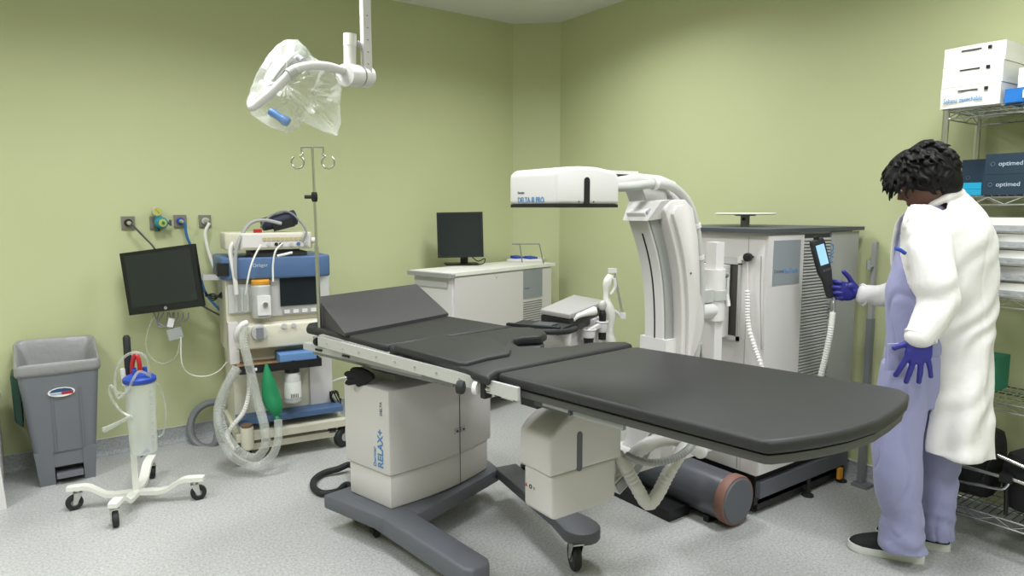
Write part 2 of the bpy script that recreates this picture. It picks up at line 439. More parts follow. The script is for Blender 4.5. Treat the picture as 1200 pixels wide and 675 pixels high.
# clamp with black knobs
cp = at(569,452,z=TZ-.052); 
kn = empty('rail_clamp', cp); kn.parent = tb; kn.location = cp - wloc(tb)
q = cp + sd*.02
g = G(); g.lathe([(.012,0),(.020,.003),(.023,.012),(.020,.024),(.012,.028)], at(553,452,z=TZ-.052)+sd*.03, -dr*1.0+sd*.6, 18); obj('clamp_knob', g, 'rubber', kn)
g = G(); g.cyl(at(561,453,z=TZ-.052)+sd*.02, at(566,453.5,z=TZ-.052)+sd*.02, .021, n=20); obj('clamp_washer', g, 'white', kn)
g = G(); g.obox(at(573,455,z=TZ-.052)+sd*.012, (.03,.02,.055), (0,0,TA)); obj('clamp_block', g, 'black', kn)
g = G(); g.cyl(at(571,452,z=TZ-.048)+sd*.025, at(582,455,z=TZ-.048)+sd*.025, .008, n=14); obj('clamp_screw', g, 'chrome', kn)
g = G(); g.obox(at(588,458,z=TZ-.052)+sd*.008, (.02,.025,.03), (0,0,TA)); obj('clamp_block', g, 'black', kn)
g = G(); g.bar(at(590,457,z=TZ-.052)+sd*.006, at(607,462,z=TZ-.052)+sd*.006, .03, .036); obj('rail_end', g, 'chrome', kn)
# head-end clamp
ch = at(375,400,z=TZ-.06)
g = G(); g.obox(at(381,400,z=TZ-.048), (.035,.05,.05), (0,0,TA)); obj('clamp_block', g, 'steel', tb)
g = G(); g.lathe([(.010,0),(.017,.003),(.019,.015),(.016,.026),(.009,.028)], at(374,401,z=TZ-.08), dr*-1, 18); obj('clamp_knob', g, 'rubber', tb)
# mechanism between top and column
cA, cB = V((1.135,2.452)), V((1.735,2.605)); cd = (cB-cA).normalized(); cn = V((-cd.y, cd.x))
def cw(u, v, z): p = cA+cd*u+cn*v; return V((p.x,p.y,z))
CL = (cB-cA).length
MC = frame(cw(0,0,0), (cd.x,cd.y,0), (cn.x,cn.y,0))
g = G(MC); g.box(.12,.52,.10,.34,.64,.70,.004).box(.16,.48,.12,.32,.69,.745,.003); obj('lift_head', g, 'midgrey', tb)
g = G(); 
a0 = at(395,420,z=TZ-.09); 
g = G(MC); g.box(.02,.50,-.35,.55,TZ-.155,TZ-.072,.006); obj('slide_carriage', g, mat('carriage','8f9091',.5), tb)
g = G(MC); g.box(.0,.03,-.2,.60,TZ-.135,TZ-.105,.003); obj('slide_rail', g, 'lightgrey', tb)
for y in (.45,.25): 
    g = G(MC); g.box(-.004,.0,y,y+.05,TZ-.126,TZ-.118,.001); obj('slot', g, 'black', tb)
# black straps bundled at the column top
g = G()
hub = at(437,441,f=2.75)
for k,(px,py) in enumerate([(404,438),(407,443),(405,449),(411,434),(418,451)]):
    p = at(px,py,f=2.78)
    g.tube([hub, hub.lerp(p,.5)+ZZ*.01*(k%2), p], lambda t: .012+.004*sin(pi*t) if t < .97 else .006, 8)
obj('fabric_fingers', g, 'bag', tb, label='bunched black glove-like straps on the column')
# column body: tall hood over a lower skirt, convex front with two doors
def colsec(z0, z1, grow, b=.006):
    n = 10; bow = .035
    front = [cw(-grow + (CL+2*grow)*k/n, -grow - bow*sin(pi*k/n), 0) for k in range(n+1)]
    pts = [(p.x,p.y) for p in front]
    for u, v in ((CL+grow,.26+grow),(CL-.10,.34+grow),(.10,.34+grow),(-.0-grow,.30+grow)):
        p = cw(u,v,0); pts.append((p.x,p.y))
    return pts
g = G(); g.prism(colsec(0,0,-.012), .165, .310, 'z', .008); obj('column_skirt', g, 'offwhite', tb)
g = G(); g.prism(colsec(0,0,.0), .312, .672, 'z', .010); 
hood = obj('column_hood', g, 'offwhite', tb)
for u in (.40,):     # door seam
    p = cw(CL*.60, -.0365, 0)
    g = G(); g.bar(p+ZZ*.17, p+ZZ*.645, .0015, .003, 0, up=V((cd.x,cd.y,0))); obj('door_seam', g, 'darkgrey', tb)
for du in (-.02,.02):
    p = cw(CL*.60+du, -.033, .425)
    g = G(); g.obox(p, (.026,.008,.026), (0,0,atan2(cd.y,cd.x))); g.cyl(p, p-V((cn.x,cn.y,0))*.008, .008, n=14); obj('door_lock', g, 'lightgrey', tb)
    g = G(); g.cyl(p-V((cn.x,cn.y,0))*.006, p-V((cn.x,cn.y,0))*.0095, .005, n=12); obj('key_slot', g, 'black', tb)
# lettering on the left face reads bottom-up
lf = frame(cw(-.0015, .035, .40), ZZ, (-cn.x,-cn.y,0)) 
ly = V((cn.x,cn.y,0))
def leftface(v, z): return frame(cw(-.0012, v, z), ZZ, V((cn.x,cn.y,0)))
text('lettering', 'RELAX+', .047, leftface(.042,.335), 'textblue', tb, bold=True)
text('lettering', 'Dornier', .026, leftface(.086,.335), 'textblue', tb)
text('lettering', 'DELTA', .020, leftface(.042,.56), 'textgrey', tb)
# dark grey base frame on castors
bz = .165
def bp(px, py, z=bz): p = at(px, py, z=z); return (p.x,p.y)
L0, L1 = V(bp(412,583)), V(bp(545,668)); L0b, L1b = V(bp(468,590)), V(bp(562,659))
ldir = (L1-L0).normalized()
lperp = V((-ldir.y, ldir.x)); lperp = lperp if lperp.x > 0 else -lperp
tip = L1 + ldir*.02
W = .115
leg1 = [tuple(L0), tuple(L0+lperp*W*1.15), tuple(L0+ldir*.30+lperp*W*1.1), tuple(tip+lperp*W-ldir*.03), tuple(tip+lperp*(W-.02)), tuple(tip+lperp*.02), tuple(tip-ldir*.03)]
g = G(); g.prism(leg1, .085, bz, 'z', .012, 3); obj('base_leg', g, 'grey' if 0 else mat('base_grey','5d5f66',.5), tb)
K['base'] = bpy.data.materials['base_grey']
R0 = V(bp(590,545)); R1 = V(bp(676,612)); rd = (R1-R0).normalized(); rp = V((-rd.y,rd.x)); rp = rp if rp.x > 0 else -rp
rt = R1
g = G()
poly = [tuple(R0-rp*.05), tuple(R0+rp*.07), tuple(rt+rp*.05-rd*.10), tuple(rt+rp*.075-rd*.02)] + [tuple(rt+rp*.078*cos(a)+rd*(.03+.078*sin(a))) for a in [pi*k/8 for k in range(9)]] + [tuple(rt-rp*.06-rd*.10)]
g.prism(poly, .115, bz, 'z', .010, 2); obj('base_leg', g, 'base', tb)
X = [V((cw(-.06,-.02,0)).xy), V(cw(CL+.02,-.02,0).xy), V(cw(CL+.06,.30,0).xy), V(cw(-.08,.36,0).xy)]
g = G(); g.prism([tuple(p) for p in X], .10, .163, 'z', .01); obj('base_plate', g, 'base', tb)
cbm = [tuple(L0+ldir*.23+lperp*.08), tuple(L0+ldir*.33+lperp*.09), tuple(R0+rd*.02-rp*.03), tuple(R0-rd*.12-rp*.03)]
g = G(); g.prism(cbm, .098, .161, 'z', .01); obj('cross_beam', g, 'base', tb)
def caster(par, p, r, w, az, plate_z, mtyre='rubber', mfork='steel', name='caster', hub='grey'):
    "swivel castor: p is the floor point under the wheel"
    c = empty(name, p); c.parent = par; c.location = V(p)-wloc(par)
    p = V(p); a = V((cos(az), sin(az), 0)); s_ = V((-sin(az), cos(az), 0))
    ctr = p+ZZ*r
    g = G(); g.lathe([(r*.55,-w/2),(r*.9,-w/2),(r,-w*.3),(r,w*.3),(r*.9,w/2),(r*.55,w/2)], ctr, s_, 24); obj('wheel', g, mtyre, c)
    g = G(); g.cyl(ctr-s_*(w*.55), ctr+s_*(w*.55), r*.42, n=16); obj('hub', g, hub, c)
    st = ctr - a*r*.45
    top = p.z+plate_z
    g = G()
    for q in (-1,1):
        o_ = s_*q*(w*.62+.002)
        g.hexa([ctr+o_-s_*.0015-a*r*.2-ZZ*r*.2, ctr+o_-s_*.0015+a*r*.2-ZZ*r*.2, ctr+o_+s_*.0015+a*r*.2-ZZ*r*.2, ctr+o_+s_*.0015-a*r*.2-ZZ*r*.2,
                st+o_-s_*.0015-a*r*.45+ZZ*r*1.15, st+o_-s_*.0015+a*r*.5+ZZ*r*1.15, st+o_+s_*.0015+a*r*.5+ZZ*r*1.15, st+o_+s_*.0015-a*r*.45+ZZ*r*1.15], .001)
    g.obox(st+ZZ*r*1.17, (r*1.0, w*1.35, .006), Matrix((a,s_,ZZ)).transposed())
    g.cyl(V((st.x,st.y,ctr.z+r*1.15)), V((st.x,st.y,top)), r*.28, n=14)
    obj('fork', g, mfork, c)
    return c
caster(tb, at(673,667,z=0)-FH*.0, .058, .030, radians(66), .118, 'rubber', 'chrome')
caster(tb, (1.125,2.80,0), .060, .035, radians(70), .10, 'rubber', 'base')
caster(tb, (L1.x+ldir.x*-.03+lperp.x*.06, L1.y-.03, 0), .035, .03, radians(90), .09, 'rubber', 'base')
caster(tb, (1.78,2.86,0), .05, .035, radians(90), .10, 'rubber', 'base')
g = G(); g.bar(at(421,592,z=.13), at(436,590,z=.13), .012, .008); obj('brake_pedal', g, 'midgrey', tb)
# ---- wedge cushion lying on the head section
wb = TZ+.001
nl, nr_ = V(pz(404,394,wb)), V(pz(525.5,370,wb))          # low front edge
bl = V(pz(371,380,wb))
bl = V(pz(372,380,wb)); off_ = bl-nl; H_ = .121
v = [V((nl.x,nl.y,wb)), V((nr_.x,nr_.y,wb)), V((nr_.x+off_.x,nr_.y+off_.y,wb)), V((bl.x,bl.y,wb))]
tpb = [v[0]+ZZ*.012, v[1]+ZZ*.012, v[2]+ZZ*H_, v[3]+ZZ*H_]
wedge_foam = empty('wedge_cushion', (v[0]+v[1]+v[2]+v[3])/4, 'charcoal sloping wedge cushion lying on the head end of the treatment table', 'cushion')
g = G(); g.hexa(v+tpb, .008, 3); obj('foam_wedge', g, mat('wedge_cover','3f3d40',.5,var=.05,bump=.05,bscale=200), wedge_foam)
# ---- drip stand clamped to the head end
ivb = at(375.5,400,f=at(375.5,400,z=TZ-.075).dot(FH)-.075); ivt = at(366,172,f=ivb.dot(FH)-.02)
iv = empty('drip_stand', ivb, 'thin steel drip pole with two curled hooks clamped beside the wedge cushion', 'drip stand')
g = G(); g.cyl(ivb, ivb.lerp(ivt,.5), .0085, n=12); obj('lower_pole', g, 'steel', iv)
g = G(); g.cyl(ivb.lerp(ivt,.5), ivt, .0055, n=12); obj('upper_pole', g, 'steel', iv)
g = G(); g.lathe([(.010,-.02),(.013,-.01),(.013,.01),(.010,.02)], ivb.lerp(ivt,.75), (ivt-ivb), 14); g.cyl(ivb.lerp(ivt,.75), ivb.lerp(ivt,.75)-RT*.04, .008, n=10); obj('height_knob', g, 'black', iv)
g = G(); g.cyl(ivt-RT*.045, ivt+RT*.045, .0045, n=8); obj('cross_bar', g, 'hook', iv)
for s_ in (-1,1):
    c0 = ivt+RT*s_*.045; cc = c0 - ZZ*.062 + RT*s_*.018
    pts = [c0, c0-ZZ*.02, c0-ZZ*.03+RT*s_*-.004]
    for k in range(13):
        a = radians(115)+ radians(300)*k/12
        pts.append(cc + RT*(s_*.026*cos(a)) + ZZ*.026*sin(a))
    g = G(); g.tube(pts, .0040, 8, 4); obj('hook', g, 'hook', iv)
# ================================================================ lithotripter: cabinet, C-arm, X-ray head and tube
CX0, CY0, CX1, CY1, CZ0, CZ1 = 2.60, 1.745, 3.335, 2.44, .20, 1.300
li = empty('lithotripter', (2.9,2.1,0), 'large white treatment machine with an arched arm reaching over and under the black table', 'medical machine')
g = G(); g.prism([(CX0,CY0),(CX1-.02,CY0),(CX1,CY0+.02),(CX1,CY1),(CX0,CY1)], CZ0, CZ1, 'z', .005); obj('cabinet', g, 'offwhite', li)
g = G(); g.box(CX0-.04,CX1+.055,CY0-.02,CY1+.02,CZ1,CZ1+.018,.003); obj('worktop', g, 'darkgrey', li, label='thin dark grey top board')
g = G(); g.box(CX0+.02,CX1-.03,CY0+.02,CY1-.02,.05,CZ0,.01); obj('plinth', g, 'black', li)
g = G(); g.box(CX0+.03,CX1+.05,CY0-.005,CY0+.02,.09,.165,.006); obj('skirt_rail', g, 'base', li)
g = G(); g.box(CX0+.05,CX1+.05,CY0+.02,CY0+.35,.02,.07,.01); obj('base_frame', g, 'black', li)
for x in (CX1+.01, CX1-.30):
    g = G(); g.lathe([(.028,0),(.028,.008),(.012,.014),(.010,.09)], (x,CY0-.0,0), ZZ, 16); obj('levelling_foot', g, 'rubber', li)
g = G(); g.box(CX1-.05,CX1-.02,CY0-.022,CY0-.006,.03,.085,.003); obj('valve', g, 'orange', li)
# front faces
def fx(px, py=300): p = at(px, py, y=CY0); return p.x, p.z
xa = fx(897)[0]; xb = fx(939)[0]; xc = fx(971)[0]; xd = fx(1003)[0]
g = G(); g.box(xa,xb,CY0-.012,CY0,CZ0+.01,CZ1-.012,.003); obj('front_panel', g, 'offwhite', li)
g = G(); p0, p1 = fx(904,282), fx(933,330); g.box(p0[0],p1[0],CY0-.0145,CY0-.012,p1[1]-.004,p0[1],.0005); obj('name_plate', g, 'plate', li, label='grey blank name plate on the cabinet front')
text('lettering', 'Dornier', .022, frame((p0[0]+.008,CY0-.0148,p1[1]+.05), (1,0,0), ZZ), 'textgrey', li)
text('lettering', 'MedTech', .030, frame((p0[0]+.075,CY0-.0148,p1[1]+.045), (1,0,0), ZZ), 'textblue', li)
g = G(); g.box(xb+.004,xc-.004,CY0-.003,CY0-.001,CZ0+.02,CZ1-.01,0); obj('louvre_backing', g, 'darkgrey', li)
g = G()
zz = CZ0+.03
while zz < CZ1-.03:
    g.hexa([(xb+.005,CY0-.012,zz),(xc-.005,CY0-.012,zz),(xc-.005,CY0-.003,zz+.006),(xb+.005,CY0-.003,zz+.006),(xb+.005,CY0-.012,zz+.006),(xc-.005,CY0-.012,zz+.006),(xc-.005,CY0-.003,zz+.011),(xb+.005,CY0-.003,zz+.011)])
    zz += .0145
obj('louvres', g, 'lightgrey', li)
g = G(); g.box(xc,xd,CY0-.010,CY0,CZ0+.01,CZ1-.004,.003); obj('side_panel', g, 'midgrey' if 0 else mat('side_panel','a7a8a5',.5), li)
ty = CY0-.0105
tm = frame((xc+.022,ty,CZ1-.155), ZZ, (-1,0,0))
text('lettering', 'PRO', .05, tm, 'textblue', li, bold=True, sx=1.0)
text('lettering', 'DELTA III', .05, frame((xc+.022,ty,CZ1-.42), ZZ, (-1,0,0)), 'textgrey', li)
text('lettering', 'Dornier MedTech', .03, frame((xc+.022,ty,CZ1-.80), ZZ, (-1,0,0)), 'textgrey', li)
# left flank
def ly_(px, py=300): p = at(px, py, x=CX0); return p.y, p.z
for px in (877,):
    y = ly_(px)[0]; g = G(); g.box(CX0-.0015,CX0,y-.001,y+.001,CZ0+.01,CZ1-.02,0); obj('panel_seam', g, 'midgrey', li)
g = G(); g.box(CX0-.001,CX0,ly_(864,530)[0]-.001,ly_(864,530)[0]+.001,CZ0+.01,.60,0); obj('panel_seam', g, 'darkgrey', li)
ya, za = ly_(867,310); yb, zb = ly_(853,392)
g = G(); g.box(CX0-.004,CX0-.001,ya,yb+.30,zb,za,0); obj('slot_recess', g, mat('slot_grey','4c4a44',.5), li)
for q in (ya-.012, ):
    g = G(); g.box(CX0-.012,CX0,q,q+.012,zb-.02,za+.02,.002); obj('slot_trim', g, 'lightgrey', li)
g = G(); g.box(CX0-.012,CX0,ya-.012,yb+.31,za,za+.03,.002); obj('slot_trim', g, 'lightgrey', li)
g = G(); g.box(CX0-.012,CX0,ya-.012,yb+.31,zb-.02,zb,.002); obj('slot_trim', g, 'white', li)
kc = at(884,301,x=CX0)
g = G(); g.lathe([(.010,-.02),(.018,-.018),(.020,-.008),(.018,.004),(.006,.006),(.006,.03)], kc-V((.04,0,0)), (1,0,0), 16); obj('holder_knob', g, 'black', li)
g = G(); g.obox(kc+V((-.012,.03,-.006)), (.024,.05,.018)); g.obox(kc+V((-.012,.06,-.016)), (.02,.02,.03)); obj('cord_hook', g, 'white', li)
cdp = [at(876,306,x=CX0-.03), at(876,340,x=CX0-.03), at(877,380,x=CX0-.04), at(884,405,x=CX0-.05), at(891,425,x=CX0-.06), at(900,455,x=CX0-.06)]
g = G(); g.tube(cdp[:2], .004, 8); obj('cord', g, 'corr', li)
g = G(); g.tube(cdp[1:], .011, 10, corr=.12); obj('coiled_cord', g, 'corr', li)
g = G(); g.tube([at(892,300,x=CX0-.012), at(891,345,x=CX0-.012), at(892,410,x=CX0-.012)], .0025, 6); obj('cord', g, 'midgrey', li)
# carriage on the slot and vertical joint
cq = at(853,394,x=2.588)
MY = at(834,360,x=2.26).y
g = G(); g.box(2.545,CX0-.013,cq.y,cq.y+.18,cq.z,cq.z+.33,.006); obj('carriage', g, 'offwhite', li)
g = G(); g.box(2.30,2.56,cq.y+.03,cq.y+.09,1.00,1.09,.006); obj('bracket', g, 'lightgrey', li)
g = G(); g.cyl((2.27,MY,.95),(2.27,MY,1.16),.044,n=28); obj('joint', g, 'white', li)
g = G(); g.cyl((2.27,MY,1.035),(2.27,MY,1.075),.050,n=28); g.box(2.17,2.27,MY-.03,MY+.03,1.03,1.08,.004); obj('joint_collar', g, 'lightgrey', li)
g = G(); g.box(2.245,2.295,MY-.025,MY+.025,1.16,1.27,.006); obj('joint_post', g, 'white', li)
g = G(); g.box(2.245,2.295,MY-.03,MY+.03,.60,.95,.01); obj('joint_post', g, 'white', li)
hp = at(843,322,x=2.33)
g = G(); g.cyl(hp-RT*.03,hp+RT*.035,.014,n=14); g.cyl(hp-RT*.008, hp-RT*.008+ZZ*.05,.003,n=8); obj('release_lever', g, 'grey', li)
g = G(); g.cyl(hp+RT*.035, at(852,350,x=2.33),.006,n=10); obj('handle_rod', g, 'lightgrey', li)
g = G(); g.cyl(at(851,345,x=2.33), at(853,359,x=2.33),.012,.011,n=14); obj('handle_grip', g, 'white', li)
# C-arm: arched body in an upright plane around the table
ay0, ay1 = 1.665, 1.762
CP = [(1.762,1.39),(1.781,1.352),(1.826,1.25),(1.855,1.15),(1.871,1.03),(1.875,.90),(1.869,.78),(1.850,.66),(1.795,.56),(1.73,.485),(1.64,.43)]
def dense(P, n=5):
    P = [V(p) for p in P]; E_ = [P[0]*2-P[1]]+P+[P[-1]*2-P[-2]]; out = []
    for i in range(1,len(E_)-2):
        a_,b_,c_,d_ = E_[i-1:i+3]
        for k in range(n):
            t_ = k/n; out.append(.5*((2*b_)+(c_-a_)*t_+(2*a_-5*b_+4*c_-d_)*t_*t_+(3*b_-a_-3*c_+d_)*t_**3))
    return out+[P[-1]]
CPD = dense(CP)
def offs(d, i0=0, i1=None):
    L = []; n_ = len(CPD); i1 = n_ if i1 is None else i1
    for i in range(i0,i1):
        t_ = (CPD[min(i+1,n_-1)]-CPD[max(i-1,0)]).normalized(); L.append((CPD[i].x - t_.y*d, CPD[i].y + t_.x*d))
    return L
def band(d0, d1, i0=0, i1=None): return offs(d0,i0,i1) + offs(d1,i0,i1)[::-1]
g = G(); g.prism(band(0,.060), ay0+.006, ay1, 'y', .003); obj('c_arc', g, 'white', li, label='slim inner arc of the arched arm')
g = G(); g.prism(band(.008,.050), ay0, ay0+.008, 'y', .001); obj('arc_track', g, 'midgrey', li)
g = G(); g.prism(band(-.0015,.001,7,30), 1.708, 1.714, 'y', 0); obj('arc_slit', g, 'black', li)
g = G(); g.prism(offs(.056,3,36)[::-1]+[(1.826,1.408),(1.855,1.434),(1.93,1.438),(1.975,1.405),(2.008,1.30),(2.024,1.18),(2.03,1.09),(2.052,1.04),(2.058,.98),(2.045,.92),(2.0,.84),(1.95,.78),(1.93,.66)], ay0-.035, ay1+.05, 'y', .006, 3); obj('arm_cover', g, 'offwhite', li)
g = G(); g.prism(offs(.080,5,30)[::-1]+[(1.874,1.412),(1.918,1.420),(1.953,1.385),(1.985,1.29),(2.000,1.18),(2.006,1.06),(2.0,.96)], ay0-.048, ay0-.033, 'y', .003, 2); obj('cover_panel', g, 'offwhite', li)
for q in ((1.955,1.17),):
    g = G(); g.cyl((q[0],ay0-.050,q[1]),(q[0],ay0-.047,q[1]),.004,n=10); obj('screw', g, 'darkgrey', li)
g = G(); g.hexa([(1.760,ay0-.012,1.362),(1.83,ay0-.012,1.368),(1.83,ay1+.012,1.368),(1.760,ay1+.012,1.362),(1.808,ay0-.032,1.430),(1.86,ay0-.032,1.436),(1.86,ay1+.03,1.436),(1.808,ay1+.03,1.430)], .006); obj('arm_nose', g, 'white', li)
g = G(); g.box(1.872,1.995,ay0-.012,ay1+.02,.865,.925,.008); obj('arc_foot', g, 'white', li)
g = G(); g.box(2.10,2.36,ay1+.04,ay1+.16,.36,.84,.03,3); obj('lower_housing', g, 'offwhite', li)
g = G(); g.cyl((2.0,1.75,.995),(2.25,1.75,.995),.035,n=20); obj('pivot', g, 'white', li)
# upper arm and hose to the detector
g = G(); g.prism([(1.57,1.495),(1.78,1.530),(1.90,1.525),(1.98,1.505),(2.03,1.44),(2.055,1.35),(2.03,1.34),(1.99,1.42),(1.93,1.478),(1.80,1.495),(1.57,1.475)], 1.72, 1.80, 'y', .005); obj('upper_arm', g, 'white', li)
g = G(); g.hexa([(1.84,1.73,1.43),(1.95,1.73,1.43),(1.95,1.82,1.43),(1.84,1.82,1.43),(1.80,1.73,1.50),(1.93,1.73,1.50),(1.93,1.82,1.50),(1.80,1.82,1.50)], .004); obj('arm_bracket', g, 'lightgrey', li)
g = G(); g.box(1.60,1.79,1.73,1.79,1.525,1.537,.003); obj('arm_cap', g, 'white', li)
hs = [at(*q) for q in ()]
hz = [(1.56,1.474),(1.70,1.480),(1.82,1.492),(1.92,1.482),(2.00,1.43),(2.05,1.34),(2.075,1.22),(2.09,1.10),(2.085,.95),(2.06,.80)]
g = G(); g.tube([(x,1.685-.01*i/9,z) for i,(x,z) in enumerate(hz)], .0165, 14, 6); obj('cable_hose', g, 'lightgrey', li, label='light grey cable hose along the arched arm')
for i in (2,5,6): 
    x, z = hz[i]; d = (V((hz[i+1][0],0,hz[i+1][1]))-V((hz[i-1][0],0,hz[i-1][1]))).normalized()
    g = G(); g.cyl(V((x,1.68,z))-d*.008, V((x,1.68,z))+d*.008, .021, n=16); obj('hose_clip', g, 'white', li)
# image detector over the table
dx0, dx1, dy0, dy1 = 1.318, 1.592, 1.62, 1.865
g = G(); g.prism([(dx0,1.418),(dx1,1.418),(dx1,1.508),(dx1-.02,1.526),(dx1-.10,1.5365),(dx0+.10,1.5365),(dx0+.02,1.530),(dx0,1.515)], dy0, dy1, 'y', .012, 3); obj('detector_head', g, 'white', li)
g = G(); g.box(dx0+.004,dx1-.004,dy0+.004,dy1-.004,1.408,1.4185,.002); obj('detector_window', g, 'black', li)
sx = at(687.5,225,y=dy0).x
def pill(x0, x1, z0, z1, n=10, top=True, bot=True):
    r = (x1-x0)/2; c = (x0+x1)/2; P = []
    P += [(c+r*cos(pi*k/n), z1-r+r*sin(pi*k/n)) for k in range(n+1)] if top else [(x1,z1),(x0,z1)]
    P += [(c-r*cos(pi*k/n), z0+r-r*sin(pi*k/n)) for k in range(n+1)] if bot else [(x0,z0),(x1,z0)]
    return P
g = G(); g.prism(pill(sx-.011,sx+.011,1.420,1.503,bot=False), dy0-.003, dy0+.002, 'y'); obj('grip_slot', g, 'black', li)
for dx in (-.032,.03):
    g = G(); g.cyl((sx+dx,dy0-.002,1.426),(sx+dx,dy0+.001,1.426),.0025,n=8); obj('screw', g, 'darkgrey', li)
tl = frame((dx0-.0012, at(607,238,x=dx0).y, at(607,238,x=dx0).z), (0,-1,0), ZZ)
text('lettering', 'DELTA III PRO', .027, tl, 'textblue', li, sx=.83)
text('lettering', 'Dornier', .011, frame(tl.translation+ZZ*.030, (0,-1,0), ZZ), 'textgrey', li)
# X-ray tube housing below the table
tx0, tx1, ty0, ty1 = 1.315, 1.640, 1.635, 1.80
dome = [(tx0,.535),(tx1+.01,.535),(tx1+.01,.640)] + [(tx0+.165+.17*cos(a), .640+.088*sin(a)) for a in [radians(10+ 150*k/12) for k in range(13)]] + [(tx0,.668)]
dome = [(tx0,.537),(tx1,.537),(tx1,.665),(tx1-.03,.697),(tx1-.07,.722),(tx1-.12,.737),(tx0+.16,.740),(tx0+.11,.732),(tx0+.06,.712),(tx0+.025,.690),(tx0,.664)]
g = G(); g.prism(dome, ty0, ty1, 'y', .012, 3); obj('tube_hood', g, 'offwhite', li)
g = G(); g.prism([(tx0+.012,.395),(tx0+.03,.382),(tx1-.045,.382),(tx1-.02,.40),(tx1-.02,.536),(tx0+.012,.536)], ty0+.006, ty1-.01, 'y', .014, 3); obj('tube_housing', g, 'offwhite', li)
sx = at(679,530,y=ty0).x
g = G(); g.prism(pill(sx-.011,sx+.011,at(679,552,y=ty0).z,at(679,506,y=ty0).z), ty0-.003, ty0+.003, 'y'); obj('grip_slot', g, 'base', li)
# the printed marks on its left side
mk = at(618,568,x=tx0+.0115)
g = G(); g.prism([(mk.y+.012,mk.z-.006),(mk.y,mk.z-.006),(mk.y+.006,mk.z+.006)], tx0+.0105, tx0+.0125, 'x'); obj('radiation_mark', g, 'red', li)
g = G(); g.torus((tx0+.0115,mk.y-.018,mk.z), .006,.0018,(1,0,0),20,6); obj('ring_mark', g, 'black', li)
text('lettering', 'Y', .014, frame((tx0+.011,mk.y-.034,mk.z-.006), (0,-1,0), ZZ), 'black', li)
g = G(); g.box(tx1-.03,1.90,1.69,1.79,.43,.52,.02); obj('tube_bracket', g, 'white', li)
# thick white hoses looping down behind the tube
def path(lst): return [at(px,py,f=f) for px,py,f in lst]
g = G(); g.tube(path([(700,572,2.36),(716,561,2.36),(733,546,2.37),(750,527,2.38),(772,516,2.40),(793,515,2.42),(810,522,2.44),(822,530,2.5)]), .026, 14, corr=.05, pitch=.014); obj('wide_hose', g, 'corr', li)
g = G(); g.tube(path([(722,531,2.32),(732,546,2.31),(746,571,2.30),(759,590,2.30),(770,580,2.31),(783,555,2.33),(796,533,2.36),(806,521,2.40),(816,516,2.5)]), .024, 14, corr=.05, pitch=.014); obj('wide_hose', g, 'corr', li)
g = G(); g.tube(path([(733,533,2.30),(750,540,2.28),(770,542,2.28),(790,537,2.30),(805,528,2.33),(812,519,2.4)]), .013, 12, corr=.1, pitch=.01); obj('ribbed_hose', g, 'midgrey', li)
g = G(); g.box(2.26,2.40,1.95,2.38,.0,.05,.015); obj('shade_slab', g, 'black', li)  # black slab standing in for the shade under the drum
# grey drum lying beside the cabinet, brown band at its end
cx, cr, ce = 2.470, .107, 1.742
g = G(); g.lathe([(cr-.004,0),(cr,.006),(cr,.60),(cr-.004,.606)], (cx,ce+.045,cr+.014), (0,1,0), 40); obj('drum', g, mat('drum_grey','4a4c53',.28,spec=.6), li, label='glossy dark grey drum near the floor')
g = G(); g.lathe([(cr+.003,0),(cr+.006,.006),(cr+.006,.040),(cr+.003,.046)], (cx,ce,cr+.014), (0,1,0), 40); obj('drum_band', g, 'rust', li, label='brown band round the drum end')
g = G(); g.lathe([(.001,-.008),(cr-.010,-.006),(cr-.004,0),(cr-.004,.01)], (cx,ce,cr+.014), (0,1,0), 40); obj('drum_cap', g, 'base', li)
for y in (ce+.1,ce+.5):
    g = G(); g.box(cx-.07,cx+.07,y,y+.03,0.0,.03,.005); obj('drum_cradle', g, 'black', li)
# small pedestal with a round white plate on the worktop
dp = at(873,262,y=2.10); dz = CZ1+.0185
ds = empty('round_pedestal', (dp.x,2.10,dz), 'round white plate on a short grey post standing on top of the white machine cabinet', 'pedestal')
g = G(); g.cyl((dp.x,2.10,dz),(dp.x,2.10,dz+.052),.022,n=20); obj('post', g, 'midgrey', ds)
g = G(); g.cyl((dp.x-.028,2.09,dz+.036),(dp.x+.028,2.11,dz+.036),.008,n=12); obj('locking_screw', g, 'black', ds)
g = G(); g.cyl((dp.x,2.10,dz+.052),(dp.x,2.10,dz+.058),.05,n=24); obj('flange', g, 'grey', ds)
g = G(); g.lathe([(.135,0),(.148,.003),(.148,.007),(.135,.009)], (dp.x,2.10,dz+.058), ZZ, 48); obj('plate', g, 'card', ds)
# slim grey column beside the cabinet
px_ = 3.375; py_ = 1.66
po = empty('grey_post', (px_,py_,0), 'slim grey metal post standing between the machine cabinet and the person', 'post')
zt = at(1013,283,x=px_).z
g = G(); g.box(px_-.017,px_+.017,py_-.013,py_+.013,.012,zt-.38,.003); obj('outer_column', g, 'grey', po)
g = G(); g.box(px_-.013,px_+.013,py_-.010,py_+.010,zt-.38,zt,.002); obj('inner_column', g, 'midgrey', po)
g = G(); g.box(px_-.04,px_+.04,py_-.05,py_+.03,0,.014,.004); obj('foot_plate', g, 'grey', po)
g = G(); g.cyl((px_-.01,py_,zt-.12),(px_-.075,py_-.01,zt-.12),.006,n=10); g.cyl((px_-.075,py_-.01,zt-.13),(px_-.075,py_-.01,zt-.085),.010,n=12); obj('side_arm', g, 'midgrey', po)
# black cable loop on the floor by the table column
g = G(); g.tube([cw(.02,.12,.02), at(411,570,z=.018),at(395,576,z=.02),at(378,578,z=.02),at(368,572,z=.02),at(368,563,z=.02),at(378,555,z=.02),at(395,550,z=.03),at(414,547,z=.05), cw(.03,.24,.08)], .0165, 12)
tag(obj('floor_cable', g, 'rubber'), 'thick black cable looping on the floor beside the white table column', 'cable')
